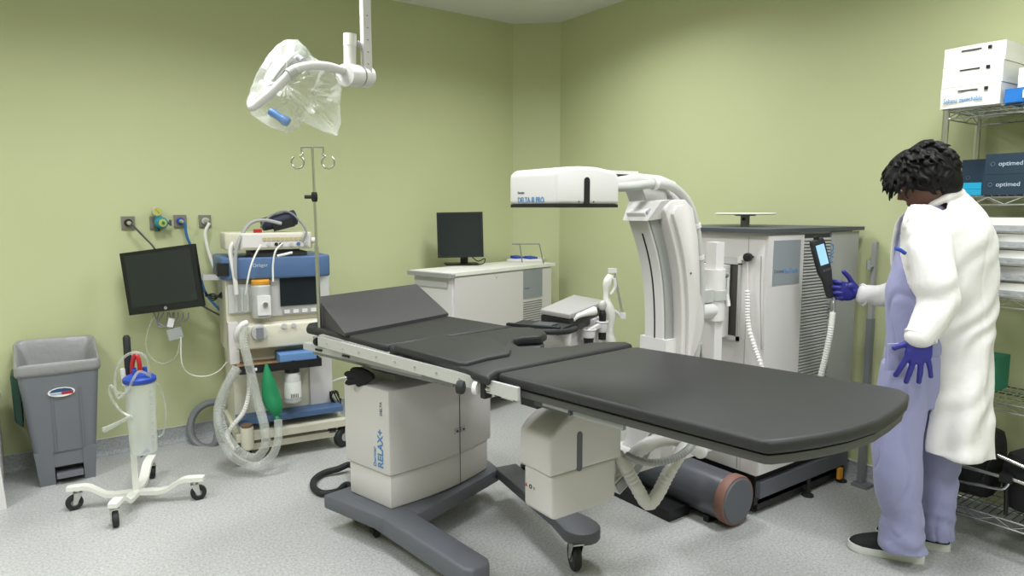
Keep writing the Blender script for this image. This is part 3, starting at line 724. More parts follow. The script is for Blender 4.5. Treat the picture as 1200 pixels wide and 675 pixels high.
# ================================================================ ultrasound trolley behind the table
A_, B_, C_, D_ = [at(px,py,z=.90) for px,py in [(633,362),(672,345),(710,352),(668,368)]]
ctr = (A_+B_+C_+D_)/4
us = empty('ultrasound_trolley', (ctr.x,ctr.y,0), 'black and white ultrasound trolley with closed grey lid and probe holders behind the table', 'ultrasound trolley')
p_ = [(q.x,q.y) for q in (D_,C_,B_,A_)]
g = G(); g.prism(p_, .872, .90, 'z', .007, 3); obj('lid', g, mat('lid_grey','a5a2a2',.4), us, label='closed light grey lid')
g = G(); g.prism([tuple(V(q)*.985+V((ctr.x,ctr.y))*.015) for q in p_], .80, .871, 'z', .008); obj('console_body', g, 'black', us)
a, b = D_-C_, A_-D_
xd = (C_-D_).normalized(); yd = V((-xd.y, xd.x, 0))
Mx = frame((D_.x,D_.y,0), xd, yd)
g = G(Mx); g.box(-.17,.02,-.01,.26,.825,.850,.01,3).box(-.17,-.145,-.01,.26,.825,.862,.008,3); obj('keyboard_tray', g, 'rubber', us)
g = G(Mx); g.box(-.12,-.03,.05,.15,.850,.858,.004); obj('trackball_pad', g, 'darkgrey', us)
g = G(Mx); g.tube([(-.10,.27,.835),(-.18,.25,.838),(-.215,.16,.842),(-.20,.04,.842),(-.13,-.03,.838),(.0,-.03,.83)], .014, 10); obj('front_handle', g, 'rubber', us)
g = G(Mx); g.box(.10,.40,.04,.22,.30,.80,.02,3); obj('pillar', g, 'offwhite', us)
g = G(Mx); g.box(.30,.50,-.02,.16,.60,.83,.02,3); obj('side_body', g, 'white', us)
g = G(Mx); g.box(.0,.46,.0,.26,.10,.30,.03,3); obj('base_cover', g, 'offwhite', us)
for (u,v) in ((.02,.02),(.44,.02),(.02,.25),(.44,.25)):
    q = Mx @ V((u,v,0)); caster(us, (q.x,q.y,0), .045,.03, radians(60), .10, 'rubber','black')
# probe holders: two round cups
def cup(px, py, f, r, h):
    c = at(px,py,f=f); g = G()
    g.lathe([(r,0),(r,-h*.55),(r*.9,-h*.6),(r*.9,0)], c, ZZ, 24, caps=False); g.torus(c, r, .005, ZZ, 24, 8); o = obj('probe_holder', g, 'white', us)
    g = G(); g.lathe([(r*.86,0),(r*.86,-.02),(r*.7,-h),(r*.2,-h*1.05)], c-ZZ*.004, ZZ, 20); obj('holder_insert', g, 'black', us)
    return c
c1 = cup(690,386,3.42,.034,.07); c2 = cup(706,377,3.50,.028,.09)
g = G(); g.bar(c1-ZZ*.01, c2-ZZ*.01, .02,.02); g.bar(c2-ZZ*.02, ctr+V((.05,-.02,-.09)), .04,.03,.006); obj('holder_arm', g, 'white', us)
g = G(); g.tube([c2-ZZ*.03, c2+ZZ*.03, c2+ZZ*.06], lambda t: .014+.006*sin(t*3), 12); obj('probe', g, 'black', us)
g = G(); g.ball(c2+ZZ*.085, (.024,.018,.028)); obj('probe_head', g, 'lightgrey', us)
# draped white hand grip in front
g = G(); g.tube(path([(664,404,3.28),(664,392,3.28),(666,380,3.28),(674,372,3.30),(684,368,3.34),(697,364,3.38)]), lambda t: .018+.006*sin(t*7), 14); obj('plastic_sleeve', g, 'card', us, label='white plastic sleeve over the side grip')
# pole with hanging white tube and thin metal arm
g = G(); g.tube(path([(716,405,3.6),(714,392,3.6),(716,372,3.6),(711,352,3.6),(711,335,3.6),(716,322,3.6)]), lambda t: .026-.008*t+.006*sin(t*16), 14, 6); obj('sleeved_probe', g, 'card', us)
g = G(); g.tube(path([(716,345,3.58),(721,336,3.58),(720,326,3.58)]), .009, 10); obj('cord', g, 'white', us)
g = G(); g.cyl(at(720,320,f=3.6), at(729,365,f=3.6), .0065, n=12); obj('support_rod', g, 'steel', us)
g = G(); g.obox(at(717.5,317,f=3.6), (.045,.02,.022), (0,0,AX-pi/2)); obj('rod_end', g, 'white', us)
g = G(); g.obox(at(730,370,f=3.6), (.028,.022,.03), (0,0,AX-pi/2)); obj('rod_end', g, 'white', us)
g = G(); g.tube(path([(718,363,3.6),(723,366,3.6),(728,371,3.6)]), .008, 10); obj('cord', g, 'white', us)
# ================================================================ left side of the room
class Loc:
    def __init__(s, loc, rz): s.M = rotm(loc, rz); s.I = s.M.inverted()
    def q(s, px, py, v=0):
        a = s.I @ CAM; b = s.I @ at(px, py, f=1.0); d = b-a; t = (v-a.y)/d.y; p = a+d*t
        return p.x, p.z
    def w(s, u, v, z): return s.M @ V((u, v, z))
# ---- wall gas outlets, regulator and hoses
K['hosedark'] = mat('hose_dark', '4a4d4c', .5)
def outlet(px, py, kind, label):
    c = at(px, py, y=YL); o = empty('gas_outlet', c, label, 'gas outlet', None)
    g = G(); g.box(c.x-.034,c.x+.034,YL-.012,YL-.001,c.z-.036,c.z+.036,.003); obj('plate', g, 'gas', o)
    if kind != 'reg':
        g = G(); g.cyl((c.x,YL-.011,c.z),(c.x,YL-.024,c.z),.021,n=24); obj('socket', g, {'black':'black','blue':'royal','white':'lightgrey'}[kind], o)
        g = G(); g.lathe([(.013,0),(.013,.02),(.009,.03),(.009,.045)], (c.x,YL-.022,c.z), (.25,-1,-.25), 16); obj('plug', g, 'chrome', o)
    return c, o
c1_, o1 = outlet(150,261,'black','steel gas outlet with a black socket, leftmost on the green wall')
c2_, o2 = outlet(183,261,'reg','steel gas outlet mostly hidden behind the teal regulator with a round gauge')
c3_, o3 = outlet(211,259,'blue','steel gas outlet with a dark blue socket and a blue hose')
c4_, o4 = outlet(240,259,'white','steel gas outlet feeding the white hose, rightmost of the wall outlets')
rg = empty('suction_regulator', (c2_.x, YL-.03, c2_.z), 'teal vacuum regulator with a round yellow gauge on the green wall', 'regulator')
g = G(); g.lathe([(.022,-.0),(.030,.01),(.034,.02),(.034,.05),(.028,.058)], (c2_.x+.01,YL-.013,c2_.z), (.25,-1,0), 24); obj('body', g, 'teal', rg)
g = G(); g.cyl((c2_.x+.0,YL-.04,c2_.z+.02),(c2_.x,YL-.045,c2_.z+.05),.012,n=14); obj('neck', g, 'teal', rg)
g = G(); g.lathe([(.020,0),(.022,.002),(.022,.006),(.001,.007)], (c2_.x+.023,YL-.068,c2_.z), (.25,-1,0), 24); obj('dial', g, 'yellow', rg)
g = G(); g.lathe([(.008,0),(.009,.003),(.001,.004)], (c2_.x+.026,YL-.0755,c2_.z), (.25,-1,0), 20); obj('dial_button', g, 'green', rg)
g = G(); g.lathe([(.028,0),(.028,.02),(.025,.023)], (c2_.x+.0,YL-.035,c2_.z+.066), (.1,-1,0), 28); obj('gauge_case', g, 'lightgrey', rg)
g = G(); g.lathe([(.024,0),(.0005,.0012)], (c2_.x+.002,YL-.058,c2_.z+.066), (.1,-1,0), 28); obj('gauge_face', g, 'yellow', rg)
g = G(); g.bar((c2_.x-.006,YL-.061,c2_.z+.078),(c2_.x+.010,YL-.061,c2_.z+.056),.002,.001,0); obj('needle', g, 'black', rg)
g = G(); g.cyl((c2_.x+.04,YL-.05,c2_.z),(c2_.x+.065,YL-.055,c2_.z),.008,n=12); g.obox((c2_.x+.066,YL-.056,c2_.z), (.012,.012,.034)); obj('switch', g, 'darkgrey', rg)
g = G(); g.cyl((c2_.x,YL-.04,c2_.z-.03),(c2_.x,YL-.04,c2_.z-.05),.013,n=14); obj('port', g, 'darkgreen', rg)
def hose(name, pts, r, m, label, cat='hose', group=None, **k):
    g = G(); g.tube(pts, r, 10, **k); o = obj(name, g, m); tag(o, label, cat, group); return o
hose('air_hose', [c1_+V((.012,-.07,-.01)), at(170,279,y=4.33), at(181,291,y=4.31), at(195,315,y=4.3), at(215,345,y=4.3), at(240,360,y=4.30), at(262,372,y=4.30)], .0055, 'hosedark', 'thin dark gas hose running down behind the tilted monitor')
hose('air_hose', [c3_+V((.012,-.07,-.01)), at(219,277,y=4.34), at(225,292,y=4.34), at(234,322,y=4.34), at(242,345,y=4.33), at(262,368,y=4.28)], .008, 'hoseblue', 'blue gas hose hanging from the outlet towards the anaesthesia machine')
hose('air_hose', [c4_+V((.012,-.07,-.01)), at(240.5,272,y=4.34), at(242,286,y=4.34), at(247,303,y=4.33), at(256,322,y=4.28), at(266,335,y=4.25)], .009, 'card', 'white gas hose curving down from the rightmost wall outlet')

# ---- anaesthesia machine
A = Loc((1.14,3.88,0), radians(-6)); MA = A.M
an = empty('anaesthesia_machine', (1.14,4.05,0), 'cream and blue anaesthesia machine on castors against the green wall', 'anaesthesia machine')
u0, u1 = -.285, .285
g = G(MA); g.box(u0,u1,.03,.40,.60,1.02,.01); obj('upper_body', g, 'cream', an)
g = G(MA); g.prism([(u0-.02,.42),(u0-.02,.02),(u0+.05,-.03),(u1-.07,-.03),(u1+.005,.0),(u1+.005,.42)], 1.015, 1.14, 'z', .012, 3); obj('top_hood', g, 'blue', an)
text('lettering', 'Dräger', .028, MA @ frame((u0+.14,-.0312,1.085), (1,0,0), ZZ), 'textwhite', an)
g = G(MA); g.box(u0-.04,u0+.02,-.01,.06,1.04,1.11,.006); obj('socket_block', g, 'black', an)
g = G(MA); g.box(-.05,u1-.005,.0,.04,.80,1.015,.008); obj('display_panel', g, 'lightgrey', an)
p0, p1 = A.q(327,319), A.q(371,356)
g = G(MA); g.box(p0[0],p1[0],-.008,.002,p1[1],p0[1],.003); obj('display', g, 'screen', an, label='dark display')
g = G(MA); g.box(p0[0]+.01,p1[0]+.02,-.004,.002,p1[1]-.05,p1[1]-.015,.002); obj('key_strip', g, 'midgrey', an)
for k in range(4):
    g = G(MA); g.box(p0[0]+.02+k*.05,p0[0]+.05+k*.05,-.007,-.003,p1[1]-.043,p1[1]-.022,.001); obj('key', g, 'white', an)
# vaporiser with orange cap and absorber
vc = A.q(306,350,-.03)
v0, v1 = A.q(306,372,-.03)[1], A.q(306,335,-.03)[1]
g = G(MA); g.lathe([(.045,v0),(.052,v0+.012),(.052,v1),(.045,v1+.01)], (vc[0],-.03,0), ZZ, 28); obj('vaporiser', g, 'lightgrey', an)
g = G(MA); g.lathe([(.048,v1+.01),(.050,v1+.014),(.050,v1+.03),(.044,v1+.036)], (vc[0],-.03,0), ZZ, 28); obj('vaporiser_cap', g, 'orange', an, label='orange cap')
g = G(MA); g.box(vc[0]-.03,vc[0]+.04,-.095,-.07,v0+.02,v1-.05,.006); obj('vaporiser_scale', g, 'white', an)
g = G(MA); g.cyl((vc[0]+.01,-.11,v0+.08),(vc[0]+.01,-.09,v0+.08),.014,n=18); obj('vaporiser_dial', g, 'steel', an)
g = G(MA); g.box(u0+.01,-.06,.0,.035,.83,.99,.006); obj('gauge_panel', g, 'midgrey' if 0 else 'lightgrey', an)
for k in range(3):
    g = G(MA); g.cyl((u0+.05+.03*k,-.012,.84),(u0+.05+.03*k,-.012,.97),.006,n=10); obj('flow_tube', g, 'canister', an)
# front console with knobs
g = G(MA); g.prism([(u0+.02,.05),(u0+.02,-.02),(u0+.10,-.075),(u1-.06,-.075),(u1,-.03),(u1,.05)], .63, .765, 'z', .012, 3); obj('front_console', g, 'cream', an)
for (px,py,r_) in ((333,382,.014),(344,381,.012)):
    c = A.q(px,py,-.08); g = G(MA); g.cyl((c[0],-.074,c[1]),(c[0],-.088,c[1]),r_,n=18); obj('knob', g, 'lightgrey', an)
c = A.q(304,390,-.09)
g = G(MA); g.cyl((c[0],-.07,c[1]),(c[0],-.10,c[1]),.045,.040,n=24); obj('breathing_block', g, 'lightgrey', an)
g = G(MA); g.box(c[0]-.018,c[0]+.018,-.115,-.095,c[1]-.03,c[1]+.03,.006); obj('block_valve', g, 'grey', an)
c = A.q(283,390,-.09)
g = G(MA); g.tube([(c[0]-.02,-.07,c[1]-.05),(c[0]-.025,-.10,c[1]+.0),(c[0]+.0,-.11,c[1]+.045),(c[0]+.03,-.10,c[1]+.055)], .016, 12); obj('grab_handle', g, 'white', an)
g = G(MA); g.box(u0,u0+.05,-.03,.06,.55,.78,.01); obj('side_tower', g, 'offwhite', an)
# worktop with black edge and what lies on it
g = G(MA); g.box(u0+.03,u1-.11,-.15,.05,.535,.548,.003); obj('shelf', g, mat('shelf_wood','8c6f4c',.6), an)
g = G(MA); g.box(u0+.03,u1-.10,-.158,-.150,.515,.560,.003).box(u1-.11,u1-.102,-.15,.04,.515,.56,.002); obj('shelf_edge', g, 'black', an)
g = G(MA); g.box(u0+.10,u0+.12,-.16,-.155,.53,.545,.001); obj('label_plate', g, 'label', an)
bx = A.q(339,405,-.06)
gb = G(MA); gb.box(-.04,.16,-.145,.012,.549,.597,.010,3)
tag(obj('blue_case', gb, mat('case_blue','6288b8',.5)), 'flat light blue case lying on the shelf of the anaesthesia machine', 'case')
g = G(MA); g.box(u0+.02,u1,.03,.40,.17,.60,.006); obj('lower_body', g, 'cream', an)
g = G(MA); g.box(u1-.13,u1+.002,.022,.03,.19,.60,.002); obj('side_door', g, 'offwhite', an)
g = G(MA); g.cyl((-.085,.02,.50),(-.085,.032,.50),.02,n=18); obj('lock', g, 'steel', an)
g = G(MA); g.box(u0+.02,u1+.03,-.10,.03,.215,.245,.006); g.box(u1-.002,u1+.03,.03,.40,.215,.245,.006); obj('blue_band', g, 'blue', an, label='blue trim band')
g = G(MA); g.box(u0,u1+.04,-.14,.42,.135,.175,.012); obj('base_deck', g, 'cream', an)
g = G(MA); g.box(u0+.0,u1+.02,-.12,-.08,.075,.11,.006); obj('foot_bar', g, 'cream', an)
for s_ in (u0+.06, u1-.04):
    g = G(MA); g.box(s_-.02,s_+.02,-.12,-.085,.10,.14,.004); obj('foot_bracket', g, 'black', an)
for (u,v,r_) in ((u1+.025,-.10,.062),(u0+.03,-.11,.055),(u0-.01,.32,.055),(u1,.34,.055)):
    q = A.w(u,v,0); caster(an, (q.x,q.y,0), r_, .04, radians(200), .135, 'rubber', 'lightgrey', hub='lightgrey')
q = A.q(290,505,-.17)
g = G(MA); g.cyl((q[0],-.15,.10),(q[0],-.15,.22),.034,n=20); obj('castor_guard', g, 'cream', an)
g = G(MA); g.cyl((q[0],-.15,.215),(q[0],-.15,.235),.030,n=20); obj('guard_cap', g, mat('brown_cap','6a5240',.6), an)
# drain / suction bottle under the shelf
q = A.q(343,452,-.11); zt_, zb_ = A.q(343,436,-.11)[1], A.q(343,471,-.11)[1]
sb = empty('suction_bottle', A.w(q[0],-.11,zb_), 'small clear bottle with a printed label hanging under the shelf of the anaesthesia machine', 'bottle')
g = G(MA); g.lathe([(.040,zb_),(.046,zb_+.008),(.046,zt_-.012),(.036,zt_+.004)], (q[0],-.11,0), ZZ, 24); obj('jar', g, 'lightgrey', sb)
g = G(MA); g.lathe([(.0475,zb_+.03),(.0475,zt_-.05)], (q[0],-.11,0), ZZ, 24, caps=False); obj('sticker', g, 'label', sb)
g = G(MA); g.lathe([(.041,zt_+.002),(.041,zt_+.03),(.03,zt_+.035)], (q[0],-.11,0), ZZ, 24); obj('lid', g, 'black', sb)
g = G(MA); g.cyl((q[0],-.15,zt_+.03),(q[0],-.15,zt_+.075),.010,n=12).box(q[0]-.04,q[0]+.06,-.14,-.07,zt_+.04,.535,.004); obj('hanger', g, 'black', sb)
for k in range(5):
    g = G(MA); w_ = .003; a_ = -1.2-.12*k
    g.box(q[0]-.02+k*.009,q[0]-.02+k*.009+w_,-.1592,-.1575,zb_+.035,zb_+.058,0); obj('bar_mark', g, 'black', sb)
# ---- patient monitor on top with cuff
mz = 1.142
vm = empty('patient_monitor', A.w(-.03,.12,mz), 'low cream patient monitor with cables on top of the anaesthesia machine', 'monitor')
g = G(MA); g.box(-.14,.16,.0,.24,mz,mz+.022,.004).box(-.10,.12,.02,.22,mz+.02,mz+.04,.004); obj('stand', g, 'darkgrey', vm)
g = G(MA); g.prism([(-.275,.02),(-.20,-.05),(.17,-.05),(.19,.0),(.19,.26),(-.275,.26)], mz+.038, mz+.132, 'z', .008, 3); obj('case', g, 'cream', vm)
g = G(MA); g.box(-.195,.165,-.054,-.048,mz+.052,mz+.120,.002); obj('front_panel', g, 'offwhite', vm)
for k in range(9):
    g = G(MA); g.box(-.09+k*.024,-.072+k*.024,-.058,-.053,mz+.088,mz+.106,.001); obj('key', g, 'yellow' if 0 else mat('key_tan','b9a878',.6) if k==0 else bpy.data.materials['key_tan'], vm)
for k,(u,m_) in enumerate(((-.06,'lightgrey'),(-.02,'black'),(.005,'black'),(.06,'lightgrey'),(.10,'blue'),(.145,'lightgrey'))):
    g = G(MA); g.cyl((u,-.053,mz+.068),(u,-.062,mz+.068),.010,n=16); obj('port', g, m_, vm)
g = G(MA); g.cyl((.183,-.02,mz+.085),(.205,-.035,mz+.085),.016,n=18); obj('jog_knob', g, 'white', vm)
g = G(MA); g.box(-.13,-.09,-.04,.0,mz+.133,mz+.152,.004); obj('alarm_cap', g, 'red', vm, label='red block')
cf = empty('pressure_cuff', A.w(.02,.08,mz+.14), 'rolled dark blood pressure cuff with a looped tube on the cream patient monitor', 'cuff')
g = G(MA); 
R_ = Euler((0,radians(-14),radians(6))).to_matrix()
g.cyl((-.07,.06,mz+.175),(.115,.08,mz+.215),.036,.044,n=20); obj('roll', g, mat('cuff_navy','23263c',.7,bump=.2,bscale=80), cf)
g = G(MA); g.obox((.04,.03,mz+.175), (.12,.012,.05), (0,radians(-14),0), .004); obj('flap', g, 'bag', cf)
g = G(MA); g.tube([(-.08,.05,mz+.16),(-.06,.02,mz+.20),(-.01,.03,mz+.235),(.05,.04,mz+.25),(.09,.03,mz+.235),(.12,-.0,mz+.20),(.145,-.06,mz+.14),(.12,-.075,mz+.075)], .006, 8); obj('cuff_tube', g, 'grey', cf)
# hoses of the machine
grp = None
def HA(name, pts, r, m, label, **k): return hose(name, [at(px,py,f=f) for px,py,f in pts], r, m, label, **k)
HA('breathing_hose', [(286,382,3.62),(285,400,3.60),(290,420,3.58),(296,445,3.56),(302,470,3.55),(310,500,3.5),(311,522,3.48),(300,536,3.46),(283,532,3.46),(268,515,3.46),(258,490,3.5),(262,462,3.52),(272,440,3.54),(277,430,3.56)], .024, 'tubing', 'clear corrugated breathing hose looping to the floor in front of the anaesthesia machine', corr=.05, pitch=.014)
HA('breathing_hose', [(326,492,3.50),(326,515,3.46),(318,535,3.43),(300,546,3.42),(280,540,3.42),(264,524,3.44),(256,500,3.46),(256,475,3.5),(266,450,3.53),(280,432,3.56)], .021, 'tubing', 'clear corrugated hose running from the green bag down round the floor loop', corr=.05, pitch=.014)
HA('breathing_hose', [(291,432,3.64),(292,458,3.62),(286,482,3.6),(272,500,3.57),(266,512,3.56),(274,528,3.52)], .013, 'card', 'thin white ribbed hose inside the clear hose loops', corr=.1, pitch=.012)
g = G(); g.tube([at(px,py,f=f) for px,py,f in [(312,427,3.60),(314,445,3.60),(318,465,3.60),(323,480,3.58),(325,492,3.56)]], lambda t: .008+.040*sin(pi*min(1,t*1.08)**1.3)**.8 if t < .93 else .013, 18)
bg = obj('breathing_bag', g, 'green'); tag(bg, 'dark green rubber breathing bag hanging under the machine shelf', 'breathing bag')
HA('sample_line', [(277,280,3.72),(270,293,3.68),(275,325,3.66),(277,345,3.66)], .012, 'corr', 'thick grey-white sensor hose arching over the left front of the patient monitor')
HA('sample_line', [(330,262,3.80),(310,258,3.78),(293,262,3.74),(281,280,3.68),(276,300,3.66),(276,330,3.66),(276,342,3.68)], .010, 'midgrey', 'grey sensor hose curving from the cuff down to the left side')
HA('sensor_cable', [(306,287,3.68),(300,297,3.66),(294,312,3.64),(290,330,3.64),(288,345,3.66)], .005, 'card', 'white sensor cable from the left port of the patient monitor')
HA('sensor_cable', [(331,285,3.70),(323,294,3.68),(320,310,3.68),(320,330,3.68)], .005, 'card', 'white sensor cable from the middle port of the patient monitor')
HA('sensor_cable', [(342,296,3.72),(334,298,3.68),(325,300,3.67)], .007, 'card', 'short white plug cable lying on the blue hood')
HA('sensor_cable', [(390,447,4.0),(402,443,3.95),(415,443,3.9),(424,449,3.9),(427,455,3.9)], .007, 'card', 'white cable arching between the machine and the table column')
HA('scavenging_hose', [(256,470,4.05),(240,474,4.0),(228,484,3.97),(223,500,3.94),(227,516,3.92),(240,524,3.9),(252,520,3.9),(256,500,3.95),(257,480,4.0)], .021, 'grey', 'thick dark grey hose looped beside the left rear castor', corr=.04, pitch=.02)
g = G(); 
for k in range(5):
    a = k*1.3; c = at(392,468,f=3.95)
    g.tube([c+RT*.03*cos(a+j)+ZZ*.05*sin(a*.7+j*1.1)+FH*.01*j for j in range(5)], .004, 6)
tag(obj('cable_tangle', g, 'black'), 'tangle of thin black cables at the right side of the anaesthesia machine', 'cables')
g = G()
for k in range(4):
    c = at(256,347,f=3.85)
    g.tube([c-RT*.075+ZZ*(.0+.008*k)+FH*.0, c-RT*.03+ZZ*(.012-.012*k), c+RT*.02+ZZ*(.010*k-.01), c+RT*.055+ZZ*.02], .005, 6)
g.tube([at(263,348,f=3.85),at(268,338,f=3.85),at(268,318,f=3.85)], .005, 6)
tag(obj('cable_coil', g, 'black'), 'coil of black cable tied beside the white bracket of the tilted monitor', 'cables')

# ---- tilted monitor on a white arm
F_ = 3.68
c4 = [at(px,py,f=ff) for px,py,ff in [(150,370,F_+.0),(236.5,359,F_-.02),(229.5,289,F_),(140,293.5,F_+.02)]]
O = c4[0]; Ux = (c4[1]-c4[0]).normalized(); Uy = (c4[3]-c4[0]); Uy = (Uy-Ux*Uy.dot(Ux)).normalized()
ctrm = (c4[0]+c4[1]+c4[2]+c4[3])/4
W_ = (c4[1]-c4[0]).length; H2 = ((c4[3]-c4[0]).length+(c4[2]-c4[1]).length)/2
MM = frame(ctrm, Ux, Uy)
if MM.to_3x3().col[2].dot(FH) > 0: print('flip')
tm_ = empty('tilted_monitor', ctrm, 'black flat monitor hung at a slight tilt on a white arm by the green wall', 'monitor')
g = G(MM); g.box(-W_/2,W_/2,-H2/2,H2/2,-.028,0,.004); obj('bezel', g, 'black', tm_)
g = G(MM); g.box(-W_/2+.024,W_/2-.024,-H2/2+.038,H2/2-.020,-.001,.0012,0); obj('screen', g, 'screen', tm_)
g = G(MM); g.torus((0,-H2/2+.017,.0005), .0075,.0012,(0,0,1),24,6); obj('round_logo', g, 'lightgrey', tm_)
text('logo', 'hp', .011, MM @ Matrix.Translation((-.0055,-H2/2+.014,.0005)), 'lightgrey', tm_)
g = G(MM); g.box(-W_/2-.004,-W_/2+.0,-H2/2+.01,H2/2-.006,-.055,-.022,.003).box(-W_/2+.0,W_/2-.05,-H2/2+.02,H2/2-.02,-.06,-.028,.01); obj('back_shell', g, 'darkgrey', tm_)
a0_ = at(232,326,f=F_+.05); a1_ = at(262,325,f=3.86)
g = G(); g.bar(ctrm+FH*.07, a0_+FH*.05, .03,.03,.005); g.bar(a0_+FH*.05, a1_, .028,.03,.006); obj('mounting_arm', g, 'white', tm_)
g = G(); g.cyl(a1_-ZZ*.05,a1_+ZZ*.045,.03,n=20); obj('arm_hinge', g, 'lightgrey', tm_)
cp_ = ctrm + FH*.06 - ZZ*.2
g = G()
for k in range(5):
    b = at(180+6*k,366,f=F_+.03)
    g.tube([b, b+RT*(.02-.03*(k%3))-ZZ*(.05+.012*k), at(198+3*(k%2),383,f=F_+.03)+RT*.02*(k-2)*.5, b+RT*.07-ZZ*.04, b+RT*.08-ZZ*.0], .003, 6)
obj('cable_bundle', g, 'grey', tm_)
g = G(); g.obox(at(200,378,f=F_+.02), (.03,.02,.05), (0,radians(15),0), .004); obj('plug', g, 'white', tm_)
g = G(); c = at(205,391,f=F_+.02)
g.obox(c, (.075,.022,.06), (0,radians(-12),0), .01, 3); obj('clear_pouch', g, 'wrap', tm_)
HA('drip_line', [(181,370,F_+.02),(174,385,F_+.02),(171,405,F_+.02),(178,420,F_+.02),(192,426,F_+.02),(206,418,F_),(211,400,F_)], .0028, 'tubing', 'thin clear line hanging in a loop under the tilted monitor')
HA('drip_line', [(212,395,F_),(213,425,F_),(222,438,F_+.05),(240,441,F_+.08),(256,435,F_+.1),(266,424,F_+.1)], .003, 'card', 'thin white line sagging from the tilted monitor to the anaesthesia machine')

# ---- pedal bin and liner
bn = empty('pedal_bin', (.075,4.22,0), 'grey plastic pedal bin against the green wall, left of the suction stand', 'bin')
yb0, yb1 = 4.045, 4.36
def ring(x0,x1,y0,y1,z,r=.03,n=5):
    P=[]
    for (cx_,cy_,a) in ((x1-r,y1-r,0),(x0+r,y1-r,pi/2),(x0+r,y0+r,pi),(x1-r,y0+r,3*pi/2)):
        for k in range(n+1): P.append(V((cx_+r*cos(a+pi/2*k/n), cy_+r*sin(a+pi/2*k/n), z)))
    return P
BX = lambda z: (-.042-.062*min(1,z/.62), .198+.050*min(1,z/.62), yb0+.02-.02*z/.62, yb1)
def binring(z, d=0):
    x0,x1,y0,y1 = BX(z); return ring(x0+d,x1-d,y0+d,y1-d,z)
g = G(); g.ring_loft([binring(z) for z in (.17,.30,.45,.62)]+[binring(.62,.012),binring(.30,.012),binring(.19,.012)], True); obj('tub', g, 'bin', bn)
# lower shell: two front feet with the pedal recess between them
x0,x1,y0,y1 = BX(0); xx0,xx1,_,_ = BX(.175)
def foot(a0,a1,b0,b1):
    g = G(); g.hexa([(a0,yb0+.02,0),(a1,yb0+.02,0),(a1,yb1,0),(a0,yb1,0),(b0,yb0+.014,.178),(b1,yb0+.014,.178),(b1,yb1,.178),(b0,yb1,.178)], .010, 3); obj('foot', g, 'bin', bn)
foot(-.042,.025,-.059,.022); foot(.150,.198,.148,.212)
g = G(); g.box(.02,.155,yb0+.09,yb1,.0,.178,.004); obj('recess_back', g, mat('bin_dark','3f4146',.6), bn)
g = G(); g.box(.022,.150,yb0+.02,yb0+.09,.09,.178,.01).box(.03,.145,yb0-.012,yb0+.085,.035,.055,.006); obj('pedal', g, 'bin', bn)
g = G(); g.prism([(BX(.5)[0]+.0,.28),(BX(.5)[0]-.035,.32),(BX(.5)[0]-.04,.56),(BX(.5)[0]+.0,.60)], 4.20, 4.36, 'y', .01); obj('hanging_lid', g, 'darkgreen', bn, label='dark green lid hanging behind')
for xx in (.035,.155):
    g = G(); g.hexa([(xx-.003,yb0+.008,.18),(xx+.003,yb0+.008,.18),(xx+.003,yb0+.022,.18),(xx-.003,yb0+.022,.18),(xx-.003,yb0-.001,.50),(xx+.003,yb0-.001,.50),(xx+.003,yb0+.02,.50),(xx-.003,yb0+.02,.50)]); obj('rib', g, 'bin', bn)
st = at(72,459.5,y=yb0-.003)
el = [(st.x+.058*cos(2*pi*k/24), st.z+.023*sin(2*pi*k/24)) for k in range(24)]
g = G(); g.prism(el, yb0-.004, yb0+.006, 'y'); obj('badge', g, 'label', bn, label='oval badge')
g = G(); g.prism([(st.x-.052,st.z+.002),(st.x+.052,st.z+.002),(st.x+.04,st.z+.014),(st.x+.015,st.z+.0205),(st.x-.015,st.z+.0205),(st.x-.04,st.z+.014)], yb0-.0055, yb0-.004, 'y'); obj('badge_top', g, mat('badge_navy','24476e',.5), bn)
g = G(); g.box(st.x+.0,st.x+.050,yb0-.0056,yb0-.0045,st.z-.012,st.z+.001,0); obj('badge_stripe', g, 'red', bn)
text('lettering', 'Rubbermaid', .014, frame((st.x-.046,yb0-.0062,st.z-.010), (1,0,0), ZZ), 'textblue', bn, sx=.7)
# liner: folded over the rim, sagging inside
def liner_ring(z, d, amp, ph, rr=.03):
    x0,x1,y0,y1 = BX(.62); P = ring(x0+d,x1-d,y0+d,y1-d,z,rr,8); n = len(P); c = V(((x0+x1)/2,(y0+y1)/2,z)); out=[]
    Q = []
    for i in range(n):
        a, b = P[i], P[(i+1)%n]
        for k in range(3): Q.append(a.lerp(b,k/3))
    for i, p in enumerate(Q):
        w = noise.noise(V((p.x*16,p.y*16,ph)))*amp; dd = (p-c).normalized()
        bk = max(0,(p.y-4.12)/.24)*.075*(1 if z > .56 and ph > .4 else (.3 if z > .5 and ph > 1 else 0))
        out.append(p+dd*w+ZZ*(bk+noise.noise(V((p.x*14+5,p.y*14,ph*.3)))*amp*1.8))
    return out
L_ = [(.560,-.007,.003,0),(.590,-.009,.004,.3),(.615,-.010,.005,.5),(.632,-.007,.007,.7),(.640,.002,.008,.9),(.625,.012,.010,1.2),(.57,.030,.020,1.6),(.48,.050,.030,2.1),(.38,.075,.030,2.8),(.33,.11,.01,3.2)]
g = G(); g.ring_loft([liner_ring(*q) for q in L_], True)
lo_ = obj('bin_liner', g, 'liner', ang=80); tag(lo_, 'crumpled grey plastic liner folded over the rim of the pedal bin', 'bin liner')
md = lo_.modifiers.new('sub','SUBSURF'); md.levels = 1; md.render_levels = 1
